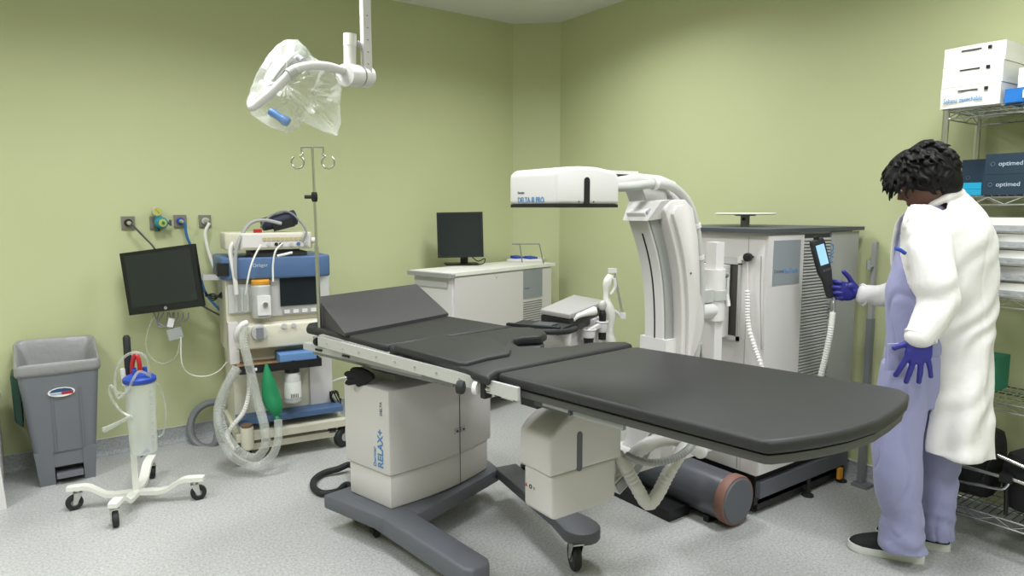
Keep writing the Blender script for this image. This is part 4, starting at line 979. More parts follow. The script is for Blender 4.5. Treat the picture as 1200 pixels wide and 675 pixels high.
# ---- white cabinet at the very left
wc = empty('white_cabinet', (-.45,4.05,0), 'white cabinet corner cut off by the left edge of the photo', 'cabinet')
g = G(); g.box(-.78,-.19,3.90,4.32,.05,.44,.004); obj('body', g, 'offwhite', wc)
g = G(); g.hexa([(-.215,3.86,0),(-.175,3.86,0),(-.175,3.90,0),(-.215,3.90,0),(-.235,3.86,.46),(-.20,3.86,.46),(-.20,3.90,.46),(-.235,3.90,.46)], .004); obj('corner_post', g, 'white', wc)
g = G(); g.box(-.80,-.18,3.87,4.34,.44,.465,.004); obj('top', g, 'white', wc)

# ---- suction stand with canister
SC = V((.333,3.583,0))
ss = empty('suction_stand', SC, 'white four-legged rolling stand in front of the green wall, carrying a suction canister', 'rolling stand')
ends = [V((.225,3.351,0)), V((.086,3.661,0)), V((.584,3.446,0)), V((.437,3.874,0))]
for e_ in ends:
    d = (e_-SC); L = d.length; d.normalize(); s_ = V((-d.y,d.x,0)); rings = []
    for t_, z_, w_ in ((.0,.052,.022),(.35,.050,.021),(.50,.058,.021),(.72,.098,.021),(.82,.106,.021),(1.0,.106,.022),(1.10,.105,.018)):
        p = SC+d*L*t_
        rings.append([p+s_*w_+ZZ*(z_-.010), p-s_*w_+ZZ*(z_-.010), p-s_*w_+ZZ*(z_+.010), p+s_*w_+ZZ*(z_+.010)])
    g = G(); g.ring_loft(rings); obj('leg', g, 'card', ss)
    caster(ss, e_+s_*.0, .036, .026, atan2(d.y,d.x)+.4, .096, 'rubber', 'steel')
top = at(147,440,f=SC.dot(FH))
g = G(); g.bar(SC+ZZ*.05, V((SC.x,SC.y,.60)), .026,.018,.003,up=V((0,1,0))); obj('pole', g, 'card', ss)
g = G(); g.cyl((SC.x-.015,SC.y,.58),(SC.x-.02,SC.y,.66),.013,n=12); obj('upper_pole', g, 'white', ss)
hb = at(151,440,f=SC.dot(FH)); ht = at(148,393,f=SC.dot(FH))
g = G(); g.lathe([(.012,0),(.016,.01),(.016,(ht-hb).length-.012),(.010,(ht-hb).length)], hb, ht-hb, 16); obj('grip', g, 'rubber', ss, label='black rubber grip')
cc = at(169,530,f=SC.dot(FH)-.06); ct = at(168,447,f=SC.dot(FH)-.06)
ca_ = empty('suction_canister', V((cc.x,cc.y,cc.z)), 'frosted suction canister with a bright blue lid hanging on the white rolling stand', 'canister')
hgt = ct.z-cc.z
g = G(); 
pr_ = [(.052,0),(.057,.006)]+[(.057+.006*k/8+(.0012 if k%2 else 0), .03+(hgt-.035)*k/8) for k in range(9)]
g.lathe(pr_, (cc.x,cc.y,cc.z), ZZ, 32); obj('jar', g, 'canister', ca_)
g = G(); g.lathe([(.068,0),(.070,.004),(.070,.018),(.064,.024),(.045,.034),(.02,.040),(.001,.040)], (cc.x,cc.y,cc.z+hgt), ZZ, 32); obj('lid', g, 'royal', ca_)
for a in (0.5,2.2,4):
    g = G(); g.cyl((cc.x+.03*cos(a),cc.y+.03*sin(a),cc.z+hgt+.03),(cc.x+.03*cos(a),cc.y+.03*sin(a),cc.z+hgt+.062),.010,n=12); obj('spout', g, 'royal', ca_)
g = G()
for k in range(9): g.box(cc.x+.030,cc.x+.042,cc.y-.062,cc.y-.058,cc.z+.06+k*.03,cc.z+.062+k*.03,0)
sm = obj('scale_marks', g, 'midgrey', ca_); sm['kind'] = 'stuff'
g = G(); g.tube([at(165,534,f=3.05),at(169,531,f=3.05),at(173,527,f=3.05)], .010, 12); obj('drain_plug', g, 'royal', ca_)
fS = SC.dot(FH)-.05
tag(obj('red_clamp', G().tube([at(156,444,f=fS),at(155,428,f=fS),at(158,417,f=fS),at(162,420,f=fS),at(164,434,f=fS),at(163,448,f=fS)], .010, 10).cyl(at(157,446,f=fS),at(150,447,f=fS),.012,n=12), 'red'), 'glossy red clamp standing up beside the blue canister lid', 'clamp')
HA('suction_tube', [(177,446,3.05),(172,438,3.02),(162,436,3.0),(155,447,2.98),(149,460,2.98),(138,460,2.98),(130,452,2.98),(129,462,2.98),(140,480,2.98),(152,488,2.98)], .006, 'tubing', 'clear suction tube looping left of the canister')
HA('suction_tube', [(152,455,2.99),(138,466,2.96),(135,440,2.96),(144,420,2.96),(158,413,2.97),(170,418,3.0),(174,432,3.02),(176,446,3.04)], .006, 'tubing', 'clear suction tube arching over the red clamp')
HA('suction_tube', [(154,487,2.96),(140,495,2.95),(126,502,2.94),(121,504,2.94)], lambda t: .007+.008*t if t<.9 else .006, 'tubing', 'clear suction tube end pointing left below the canister lid')
HA('suction_tube', [(178,446,3.08),(188,455,3.12),(194,480,3.14),(192,505,3.14),(186,512,3.12)], .0045, 'tubing', 'clear suction tube hanging right of the canister')
# ================================================================ console cabinet in the corner
B = Loc((2.18,3.70,0), radians(14.6)); MB = B.M; WB, DB, HB = 1.09, .40, 1.0
cn_ = empty('console_cabinet', B.w(.5,.2,0), 'white console cabinet with a desktop monitor, in the corner of the green room', 'cabinet')
g = G(MB); g.box(0,WB-.03,.015,DB-.03,.10,HB-.022,.006); obj('body', g, 'white', cn_)
g = G(MB); g.box(-.02,WB,-.005,DB-.01,HB-.022,HB,.006,3); obj('top', g, 'card', cn_)
g = G(MB); g.box(-.045,-.02,-.005,DB-.01,HB-.03,HB-.004,.006).box(-.02,.01,-.008,.004,HB-.03,HB-.008,.002); obj('edge_bumper', g, 'midgrey', cn_)
g = G(MB); g.box(WB-.0,WB+.02,DB-.10,DB-.01,HB-.03,HB-.006,.004); obj('edge_bumper', g, 'midgrey', cn_)
g = G(MB); g.box(-.012,.0,.05,DB-.05,HB-.10,HB-.06,.006); obj('recessed_handle', g, 'lightgrey', cn_)
g = G(MB); g.box(.012,WB-.042,.0,.016,.14,HB-.034,.004); obj('front_door', g, 'offwhite', cn_)
q0, q1 = B.q(613,317), B.q(635,347)
g = G(MB); g.box(q0[0],q1[0],-.004,.0,q1[1],q0[1],.001); obj('name_plate', g, 'plate', cn_)
text('lettering', 'Dornier', .018, MB @ frame((q0[0]+.01,-.0045,q1[1]+.07), (1,0,0), ZZ), 'textgrey', cn_)
g = G(MB); zz = q1[1]-.03
while zz > .2: g.box(q0[0]+.002,q1[0],-.0025,.001,zz,zz+.007,0); zz -= .017
obj('louvres', g, 'grey', cn_)
q = B.q(582,325); g = G(MB); g.cyl((q[0],-.002,q[1]),(q[0],.002,q[1]),.008,n=16); obj('lock', g, 'lightgrey', cn_)
for (u,v) in ((.06,.06),(WB-.1,.06),(.06,DB-.08),(WB-.1,DB-.08)):
    q = B.w(u,v,0); caster(cn_, (q.x,q.y,0), .04, .03, 1.2, .105, 'rubber','black')
# desktop monitor
fm = at(545,312,z=HB).dot(FH); fd = fm-.02
mc = empty('desktop_monitor', at(542,311.5,z=HB), 'black desktop computer monitor standing on the white console cabinet', 'monitor')
k4 = [at(px,py,f=fd) for px,py in [(512,302),(569,301),(568,248.5),(508.5,249)]]
ce_ = (k4[0]+k4[1]+k4[2]+k4[3])/4; Ux = (k4[1]-k4[0]).normalized(); Uy = (k4[2]+k4[3]-k4[0]-k4[1]).normalized()
MD = frame(ce_, (Ux+FH*.12), Uy-FH*-.05); W_ = .325; H2 = (k4[3]-k4[0]).length
g = G(MD); g.box(-W_/2,W_/2,-H2/2,H2/2,-.022,0,.004).box(-W_/2+.03,W_/2-.03,-H2/2+.03,H2/2-.03,-.05,-.02,.01); obj('bezel', g, 'black', mc)
g = G(MD); g.box(-W_/2+.014,W_/2-.014,-H2/2+.018,H2/2-.014,0,.001,0); obj('screen', g, 'screen', mc)
bc = at(544,310,z=HB)
g = G(); g.obox(V((bc.x,bc.y,HB+.075))+FH*.0, (.055,.02,.14), (0,0,AX-pi/2), .003); obj('stem', g, 'black', mc)
g = G(); g.obox(V((bc.x,bc.y,HB+.006))-RT*.02, (.24,.15,.010), (0,0,AX-pi/2+.2), .004); obj('foot', g, 'black', mc)
g = G(); g.tube([at(552,300,f=fm+.03),at(560,306,f=fm+.03),at(568,303,f=fm+.03),at(566,309,f=fm+.03),at(553,310,f=fm+.03)], .004, 6); obj('cable', g, 'black', mc)
# foot switch with two blue pads
fc = at(617,305,z=HB+.001); 
fs_ = empty('foot_switch', fc, 'white double foot switch with two blue pads and a wire handle on the console cabinet', 'foot switch')
w4 = [at(px,py,z=HB+.001) for px,py in [(594,307),(637,307),(640,300),(606,302)]]
g = G(); g.prism([(p.x,p.y) for p in w4], HB+.001, HB+.022, 'z', .004); obj('base', g, 'white', fs_)
for (a,b) in ((606,301.5),(622,302)):
    c = at(a,b,z=HB+.03)
    g = G(); g.obox(c, (.085,.07,.018), (radians(8),0,radians(14.6)), .005, 2); obj('pad', g, 'royal', fs_)
h = [at(612,300,f=fm+.10),at(609,286,f=fm+.10),at(632,286,f=fm-.02),at(637,303,f=fm-.02)]
h[0].z = HB+.02; h[3].z = HB+.02
g = G(); g.tube(h, .0045, 8, smooth=False); g.cyl(at(600,286,f=fm+.1),h[1],.0045,n=8); obj('wire_handle', g, 'grey', fs_)
# ================================================================ ceiling-hung lamp with plastic cover
LF = 3.0
pj = at(430,95,f=LF)
lp = empty('examination_lamp', V((pj.x,pj.y,HC)), 'white ceiling-hung examination lamp on a curved arm above the head of the table', 'lamp')
pt = at(424.5,0,f=LF)
g = G(); g.box(pj.x-.018,pj.x+.018,pj.y-.018,pj.y+.018,at(428,92,f=LF).z,HC-.02,.003); obj('ceiling_tube', g, 'white', lp)
g = G(); g.lathe([(.07,0),(.075,.01),(.075,.05),(.06,.06)], (pj.x,pj.y,HC-.062), ZZ, 28); obj('ceiling_canopy', g, 'white', lp)
for k in range(6):
    g = G(); z_ = at(428,20,f=LF).z-.05*k; g.box(pj.x-.003,pj.x+.003,pj.y-.020,pj.y-.018,z_,z_+.004,0); obj('height_mark', g, 'grey', lp)
jc = at(413,75,f=LF-.03)
g = G(); g.cyl(at(410,41,f=LF-.04), at(410,79,f=LF-.04), .026, n=26); obj('joint_post', g, 'white', lp)
g = G(); g.cyl(at(410,40,f=LF-.04), at(410,54,f=LF-.04), .0275, n=26); obj('joint_cap', g, 'card', lp)
g = G(); g.cyl(at(404,88,f=LF-.10), at(419,89,f=LF-.02), .046, n=30); obj('joint_drum', g, 'white', lp)
g = G(); g.cyl(at(419.5,89,f=LF-.02), at(421,89,f=LF-.012), .042, n=30); obj('joint_gap', g, 'darkgrey', lp)
g = G(); g.cyl(at(421,89,f=LF-.012), at(431,90,f=LF+.04), .046, n=30); obj('joint_drum', g, 'white', lp)
g = G(); g.tube([at(418,50,f=LF),at(424,55,f=LF),at(428,64,f=LF),at(430,76,f=LF)], .012, 12); obj('joint_cable', g, 'lightgrey', lp)
arm = [(402,83,2.90),(385,78,2.84),(368,77,2.78),(352,79,2.73),(343,83,2.71)]
g = G(); g.tube(path(arm), .0175, 14, 6); obj('curved_arm', g, 'white', lp)
g = G(); g.tube(path([(343,82,2.71),(333,93,2.70),(318,108,2.69),(305,119,2.69),(296,126,2.69)]), .016, 14, 6); obj('fork_arm', g, 'white', lp)
g = G(); g.cyl(at(346,82,f=2.715),at(338,87,f=2.70),.021,n=20); obj('elbow', g, 'lightgrey', lp)
g = G(); g.tube(path([(299,124,2.69),(295,126,2.70),(294,120,2.76),(298,112,2.84)]), .014, 12); obj('fork_hook', g, 'white', lp)
# lamp head: tilted shallow dome seen through the plastic
hc = at(330,90,f=2.95); hn = (UP*.55 - RT*.75 - FH*.25).normalized()
g = G(); g.lathe([(.001,.055),(.05,.050),(.085,.035),(.112,.015),(.120,0),(.115,-.012),(.001,-.014)], hc, hn, 36); obj('lamp_head', g, 'white', lp)
g = G(); g.lathe([(.100,-.0145),(.098,-.017),(.001,-.017)], hc, hn, 36); obj('lamp_glass', g, 'lightgrey', lp)
g = G(); g.torus(hc, .120, .006, hn, 40, 8); obj('rim', g, 'lightgrey', lp)
g = G(); g.cyl(at(350,67,f=2.9),at(356,72,f=2.88),.016,n=14); obj('side_knob', g, 'grey', lp)
g = G(); g.lathe([(.014,0),(.018,.01),(.016,.045),(.019,.06),(.022,.075),(.018,.09)], at(316,130,f=2.86), at(343,147,f=2.86)-at(316,130,f=2.86), 16); obj('sterile_handle', g, mat('handle_blue','3e74b4',.4), lp, label='blue grip')
# crumpled clear plastic cover: outline in the lamp's own plane, puffed out both ways
out = [(291,126),(297,105),(307,84),(318,64),(328,53),(340,47),(350,47),(360,56),(366,66),(378,74),(390,84),(398,92),(401,103),(397,120),(400,140),(396,160),(380,155),(362,146),(350,140),(347,150),(336,156),(322,152),(308,144),(296,136)]
cen = V((345,104))
def cover():
    g = G(); n = len(out); 
    fine = []
    for i in range(n):
        a, b = V(out[i]), V(out[(i+1)%n])
        for k in range(4): fine.append(a.lerp(b,k/4))
    N = len(fine); rows = [0.02,.15,.3,.45,.6,.75,.88,.96,1.0]
    side = {}
    for sgn in (-1,1):
        for ri, t in enumerate(rows):
            if t == 1.0 and sgn == 1: side[(1,ri)] = side[(-1,ri)]; continue
            L = []
            for p in fine:
                q = cen.lerp(p, t)
                dep = .13*sqrt(max(0,1-t**2.2))*(0.55+.45*(1-(q.x-290)/120))
                w = at(q.x, q.y, f=2.88+.0)
                cr = noise.noise(V((q.x*.055,q.y*.055,sgn*3)))*.045 + abs(noise.noise(V((q.x*.13,q.y*.13,sgn*7))))*.03
                fold = abs(sin((q.x*.9+q.y*.45)*.11))*.02
                L.append(g.bm.verts.new(w + FH*sgn*(dep+.012) + (FH*sgn*cr + FH*fold)*(1-t**6) + RT*noise.noise(V((q.x*.1,q.y*.1,1)))*.006))
            side[(sgn,ri)] = L
        for ri in range(len(rows)-1):
            A1, B1 = side[(sgn,ri)], side[(sgn,ri+1)]
            for k in range(N):
                try: g.bm.faces.new([A1[k],A1[(k+1)%N],B1[(k+1)%N],B1[k]])
                except ValueError: pass
        g.bm.faces.new(side[(sgn,0)])
    bmesh.ops.recalc_face_normals(g.bm, faces=g.bm.faces)
    return g
co_ = obj('plastic_cover', cover(), 'clearbag', ang=24)
tag(co_, 'crumpled clear plastic cover draped over the ceiling-hung lamp head', 'plastic cover')
# ================================================================ wire rack at the right wall
RX0, RX1, RY0, RY1 = 3.085, 3.40, .06, 1.265
rk = empty('wire_rack', (3.23,.66,0), 'chrome wire shelving rack against the right wall behind the person', 'shelving')
for (x,y) in ((RX0,RY1),(RX1,RY1),(RX0,RY0),(RX1,RY0)):
    g = G(); g.cyl((x,y,.03),(x,y,1.803),.0125,n=14)
    for k in range(1,70): 
        if k%2: g.cyl((x,y,.03+k*.0257),(x,y,.032+k*.0257),.0134,n=12)
    obj('post', g, 'steel', rk)
    g = G(); g.lathe([(.010,0),(.020,.004),(.018,.03)], (x,y,0), ZZ, 14); obj('foot', g, 'black', rk)
SH = [1.800, 1.452, 1.052, .640, .175]
for z in SH:
    g = G()
    for (a,b) in (((RX0,RY0),(RX0,RY1)),((RX1,RY0),(RX1,RY1)),((RX0,RY0),(RX1,RY0)),((RX0,RY1),(RX1,RY1))):
        for dz in (0,-.032): g.cyl((a[0],a[1],z+dz),(b[0],b[1],z+dz),.0036,n=6)
        L = V((b[0]-a[0],b[1]-a[1])).length; n = max(2,int(L/.055))
        pts = [V((a[0]+(b[0]-a[0])*k/n, a[1]+(b[1]-a[1])*k/n, z-(.03 if k%2 else .002))) for k in range(n+1)]
        g.tube(pts, .0024, 5, smooth=False)
    n = 46
    for k in range(1,n): y = RY0+(RY1-RY0)*k/n; g.cyl((RX0,y,z+.004),(RX1,y,z+.004),.0019,n=5,)
    for x in (RX0+.11,RX0+.23): g.cyl((x,RY0,z-.001),(x,RY1,z-.001),.003,n=6)
    obj('wire_shelf', g, 'chrome', rk)
def soft(name, x0,x1,y0,y1,z0,z1,m,label,cat,group=None,puff=.006,par=None,b=.014):
    g = G(); g.box(x0,x1,y0,y1,z0,z1,b,4)
    bmesh.ops.subdivide_edges(g.bm, edges=[e for e in g.bm.edges if e.calc_length()>.05], cuts=5, use_grid_fill=True)
    for v in g.bm.verts:
        a = sin(pi*min(1,max(0,(v.co.x-x0)/(x1-x0)))); c = sin(pi*min(1,max(0,(v.co.y-y0)/(y1-y0))))
        if v.co.x < x0+.01: v.co.x -= puff*c*1.0+noise.noise(v.co*25)*puff*.6
        if abs(v.co.y-y0) < .01: v.co.y -= puff*a
        if v.co.z > z1-.002: v.co.z += 0
    o = obj(name, g, m, par); 
    if label: tag(o, label, cat, group)
    return o
# three soft white packs on the top shelf
zb = SH[0]+.0065
for k,(h,lb) in enumerate(((.083,'white pack with handwriting, bottom of the three on the top shelf'),(.080,'white pack in the middle of the three stacked on the top shelf'),(.074,'white pack topmost of the three stacked on the top shelf'))):
    e = empty('linen_pack', (3.22,1.19,zb), lb, 'pack', None)
    soft('pack', 3.070+.004*k,3.385,1.075-.002*k,1.285,zb+.001,zb+h,'card',None,None,par=e)
    xx = 3.070+.004*k-.0085
    g = G(); g.box(xx,xx+.002,1.15,1.22,zb+h-.020,zb+h-.016,0); obj('print_line', g, 'black', e)
    g = G(); g.box(xx,xx+.002,1.115,1.128,zb+h-.024,zb+h-.012,0); obj('print_mark', g, 'black', e)
    if k == 0: text('handwriting', 'Sabana desechable', .026, frame((xx-.001,1.27,zb+.022),(0,-1,0),ZZ), 'textblue', e, sx=.72)
    zb += h+.001
e = empty('small_box', (3.2,1.0,SH[0]+.05), 'small plain white box on the blue and white packet on the top shelf', 'box')
g = G(); g.box(3.10,3.32,.90,1.03,SH[0]+.062,SH[0]+.135,.003); obj('box', g, 'card', e)
e = empty('glove_packet', (3.2,1.0,SH[0]+.006), 'bright blue and white packet lying beside the white packs on the top shelf', 'packet')
soft('packet', 3.075,3.36,.86,1.062,SH[0]+.0065,SH[0]+.058,mat('packet_blue','1f6fc0',.4),None,None,par=e)
g = G(); g.box(3.064,3.068,.94,1.00,SH[0]+.018,SH[0]+.048,.001); obj('paper_label', g, 'label', e)
# dark boxes, second shelf
def printed_box(x0,x1,y0,y1,z0,z1,label,txt=True,m='boxnavy'):
    e = empty('supply_box', ((x0+x1)/2,(y0+y1)/2,z0), label, 'box')
    g = G(); g.box(x0,x1,y0,y1,z0,z1,.002); obj('carton', g, m, e)
    if m == 'boxnavy':
        g = G(); g.box(x0+.002,x1-.002,y0-.001,y0+.001,z0+.002,z1-.002,0); obj('end_panel', g, 'boxside', e)
        g = G(); g.torus((x0-.0005,y1-.026,(z0+z1)/2),.007,.0014,(1,0,0),18,5); obj('ring_logo', g, 'textgrey', e)
    if txt: text('lettering', 'optimed', .024, frame((x0-.001,y1-.045,(z0+z1)/2-.007),(0,-1,0),ZZ), 'textwhite', e)
    return e
z2 = SH[1]+.0065
printed_box(3.075,3.30,.965,1.112,z2,z2+.078,'lower dark blue printed carton of the two stacked on the second shelf')
printed_box(3.075,3.30,.965,1.108,z2+.079,z2+.158,'upper dark blue printed carton of the two stacked on the second shelf')
printed_box(3.22,3.38,1.115,1.245,z2,z2+.150,'dark blue carton standing further back beside the rear post of the rack', False)
printed_box(3.085,3.20,1.118,1.225,z2,z2+.024,'thin bright cyan box, lower of the two by the dark cartons', False, 'cyan')
printed_box(3.088,3.20,1.120,1.205,z2+.025,z2+.050,'thin bright cyan box, upper of the two by the dark cartons', False, 'cyan')
# clear wrapped bundles, third shelf
z3 = SH[2]+.0065
pos = ['lowest','second from the bottom','middle','second from the top','topmost']
for k in range(5):
    h = .062
    o = empty('wrapped_bundle', (3.2,.95,z3), 'clear-wrapped bundle on the third shelf, %s of five stacked' % pos[k], 'bundle')
    soft('bundle', 3.092+.006*(k%2),3.37,.70,1.150-.01*(k%3),z3,z3+h-.002,'card' if k!=1 else 'lightgrey',None,None,puff=.01,par=o,b=.022)
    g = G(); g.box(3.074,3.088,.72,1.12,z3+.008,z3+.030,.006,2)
    obj('wrap_band', g, mat('wrap_grey','a9abae',.15,spec=.9,bump=.6,bscale=40) if k==0 else bpy.data.materials['wrap_grey'], o)  # glossy grey band of wrap across the bundle front
    z3 += h+.001
tag(obj('green_box', G().box(3.20,3.36,1.06,1.20,SH[3]+.0065,SH[3]+.150,.003), 'boxgreen'), 'plain dark green box standing on the fourth shelf behind the coat hem', 'box')
# things on the bottom shelf
z5 = SH[4]+.007
def bagmesh(x0,x1,y0,y1,z0,z1,seed):
    g = G(); g.ball(((x0+x1)/2,(y0+y1)/2,(z0+z1)/2), ((x1-x0)/2,(y1-y0)/2,(z1-z0)/2), None, 28, 18)
    for v in g.bm.verts:
        c = V(((x0+x1)/2,(y0+y1)/2,(z0+z1)/2)); d = v.co-c
        q = V((d.x/(x1-x0)*2, d.y/(y1-y0)*2, d.z/(z1-z0)*2)); mx = max(abs(q.x),abs(q.y),abs(q.z))
        f_ = 1+ (1/mx-1)*.55 if mx > 0 else 1
        v.co = c + d*(f_ + noise.noise(v.co*9+V((seed,0,0)))*.12)
        v.co.z = max(v.co.z, z0)
    return g
b1 = empty('black_bag', (3.25,.80,z5), 'black fabric bag slumped at the front of the bottom shelf of the rack', 'bag')
obj('bag_body', bagmesh(3.12,3.36,.62,1.00,z5,z5+.26,1), 'bag', b1)
g = G(); g.tube([(3.13,.70,z5+.18),(3.09,.76,z5+.28),(3.10,.86,z5+.29),(3.13,.92,z5+.20)], .009, 8); obj('strap', g, 'bag', b1)
b2 = empty('black_bag', (3.25,1.12,z5), 'black bag with a pale strap at the left end of the bottom shelf', 'bag')
obj('bag_body', bagmesh(3.16,3.38,1.03,1.235,z5,z5+.30,4), 'bag', b2)
g = G(); g.tube([(3.17,1.20,z5+.04),(3.14,1.19,z5+.14),(3.15,1.18,z5+.24),(3.20,1.17,z5+.30)], .012, 8); obj('strap', g, 'lightgrey', b2)
fr_ = empty('leg_support', at(1160,545,x=3.09), 'pair of shiny steel support bars with black joints lying across the bottom shelf', 'support')
for (p,q) in (((1122,516),(1157,530)),((1168,533),(1204,549)),((1121,544),(1176,559)),((1184,561),(1204,568))):
    g = G(); g.cyl(at(*p,x=3.09), at(*q,x=3.09), .008, n=12); obj('bar', g, 'chrome', fr_)
for (p,r_) in (((1162,532),.020),((1180,560),.017)):
    c = at(*p,x=3.09); g = G(); g.obox(c, (.03,.045,.034), (0,0,0), .006); obj('joint', g, 'black', fr_)
g = G(); g.tube([at(1122,564,x=3.09),at(1150,569,x=3.09),at(1172,573,x=3.09),at(1180,570,x=3.09),at(1184,562,x=3.09)], .006, 8); obj('lever', g, 'chrome', fr_)
g = G(); g.cyl(at(1162,532,x=3.10), at(1150,562,x=3.12), .007, n=8); g.cyl(at(1180,560,x=3.10), V((3.12,at(1180,560,x=3.10).y,z5)), .008, n=8); obj('strut', g, 'black', fr_)
# ================================================================ person in a lab coat at the control
def Q(px, py, f): return at(px, py, f=f)
pe = empty('person', Q(1068,650,2.58)*1.0, 'person in a white lab coat, lilac scrubs and blue gloves, facing the white machine', 'person')
pe.location.z = 0
SCL = lambda f: f/790.0*1.0
def oval(c, a, b, n=28, ph=0, amp=0, rot=0):
    out = []
    for k in range(n):
        t = 2*pi*k/n; dx, dy = a*cos(t), b*sin(t)
        x, y = dx*cos(rot)-dy*sin(rot), dx*sin(rot)+dy*cos(rot)
        out.append(c + RT*x + FH*y)
    return out
def px2m(w, f): return w*f/795.0
def loft(secs, n=28, sub=4):
    "secs: (px, py, f, half width px, half depth m) smoothly interpolated, horizontal ovals"
    S = [(Q(px,py,f), px2m(w,f), d) for px,py,f,w,d in secs]
    ext = [S[0]]+S+[S[-1]]; out = []
    def cr(a,b,c,d,t): return .5*((2*b)+(c-a)*t+(2*a-5*b+4*c-d)*t*t+(3*b-a-3*c+d)*t**3)
    for i in range(1,len(ext)-2):
        for k in range(sub):
            t = k/sub
            out.append(tuple(cr(ext[i-1][j],ext[i][j],ext[i+1][j],ext[i+2][j],t) for j in range(3)))
    out.append(S[-1])
    return [oval(c, max(a,.004), max(b,.004), n) for c,a,b in out]
def limb(g, pts, res=5, n=18):
    "tapered round limb through (px,py,f,r)"
    P = [Q(a,b,f) for a,b,f,r in pts]; R = [r for *_,r in pts]
    g.tube(P, lambda t: (lambda s: R[int(s)]*(1-(s-int(s)))+R[min(len(R)-1,int(s)+1)]*(s-int(s)))(min(t*(len(R)-1),len(R)-1.0001)), n, res)
    g.ball(P[0], R[0]*.98); g.ball(P[-1], R[-1]*.98)
# ---- body: one continuous figure, mostly under the clothes
g = G()
g.ring_loft(loft([(1096,232,2.60,16,.05),(1098,246,2.61,22,.07),(1098,268,2.61,28,.095),(1094,300,2.61,28,.10),(1086,345,2.60,27,.09),(1082,385,2.60,28,.095),(1078,425,2.60,24,.09)]))
limb(g, [(1088,205,2.60,.052),(1094,228,2.60,.055),(1098,250,2.61,.06)])
hd = Q(1083,210,2.60)
HR = Matrix((-RT*.84-FH*.36-ZZ*.0, (-RT*.84-FH*.36).cross(ZZ)*-1, ZZ)).transposed()
face = (-RT*.74 + FH*.42 - ZZ*.54).normalized()      # looking down towards the control
hs_ = face.cross(ZZ).normalized(); hu = hs_.cross(face).normalized()
HM = frame(hd, hs_, hu)      # local x: side, y: up, z: backwards(-face)
def hp_(x, y, z): return HM @ V((x*.93, y*.93, -z*.93))          # z forward
g.ball(hd, (.076,.104,.094), HM.to_3x3())
g.ball(hp_(0,-.045,.030), (.056,.062,.062), HM.to_3x3())
g.ball(hp_(0,-.095,.055), (.030,.020,.030), HM.to_3x3())
g.tube([hp_(0,.012,.090),hp_(0,-.012,.104),hp_(0,-.030,.112)], lambda t:.008+.006*t, 10)
for s_ in (-1,1):
    g.ball(hp_(s_*.014,-.032,.100), .008)
    g.ball(hp_(s_*.077,-.012,-.002), (.010,.030,.018), HM.to_3x3())
    g.ball(hp_(s_*.034,-.030,.070), (.022,.016,.018), HM.to_3x3())
    g.ball(hp_(s_*.030,.022,.083), (.024,.008,.012), HM.to_3x3())
g.ball(hp_(0,-.058,.094), (.024,.007,.010), HM.to_3x3()); g.ball(hp_(0,-.070,.090), (.020,.007,.010), HM.to_3x3())
limb(g, [(1090,272,2.53,.042),(1095,315,2.44,.040),(1099,350,2.42,.036),(1090,376,2.40,.032),(1080,396,2.39,.026)])
limb(g, [(1084,272,2.70,.042),(1070,305,2.78,.038),(1058,336,2.83,.034),(1034,345,2.89,.030),(1010,344.5,2.94,.025)])
limb(g, [(1070,430,2.58,.068),(1060,500,2.55,.065),(1056,560,2.55,.055),(1057,622,2.55,.042)])
limb(g, [(1088,430,2.64,.068),(1097,500,2.65,.062),(1098,560,2.65,.052),(1097,612,2.65,.040)])
bd = obj('body', g, 'skin', pe); remesh(bd, .006, 4)
for s_ in (-1,1):
    e_ = G(); e_.ball(hp_(s_*.030,.004,.083), .0095); obj('eye', e_, 'card', pe)
# ---- hair: cap of short wavy locks
g = G()
g.ball(hp_(0,.022,-.020), (.097,.104,.100), HM.to_3x3(), 28, 18)
g.ball(hp_(0,.055,.030), (.085,.070,.075), HM.to_3x3(), 24, 14)
g.ball(hp_(0,-.040,-.055), (.074,.075,.058), HM.to_3x3(), 24, 14)
rnd = random.Random(3)
for k in range(420):
    a = rnd.uniform(0,2*pi); el = rnd.uniform(-.75,1.45)
    d = V((cos(a)*cos(el), sin(el), sin(a)*cos(el)))      # local: x side, y up, z forward
    if d.z > .55 and d.y < .25: continue
    if d.z > .2 and d.y < -.05: continue
    base = V((d.x*.090, d.y*.100+.028, d.z*.100-.012))
    down = V((0,-1,0)) - d*(-d.y); 
    if down.length < .1: down = V((rnd.uniform(-1,1),0,rnd.uniform(-1,1)))
    down.normalize(); sw = d.cross(down)
    L = rnd.uniform(.05,.085); w = rnd.uniform(-.018,.018)
    if d.z > .35: down = (down+V((0,0,.5))).normalized(); L *= 1.25
    pts = [base, base+down*L*.35+sw*w+d*.010, base+down*L*.7-sw*w*.6+d*.014, base+down*L+sw*w*.4+d*.010]
    g.tube([hp_(*p) for p in pts], lambda t: .0088*(1-t)**.6+.0012, 7, 3)
hr = obj('hair', g, 'hair', pe, ang=70); remesh(hr, .0035, 1)
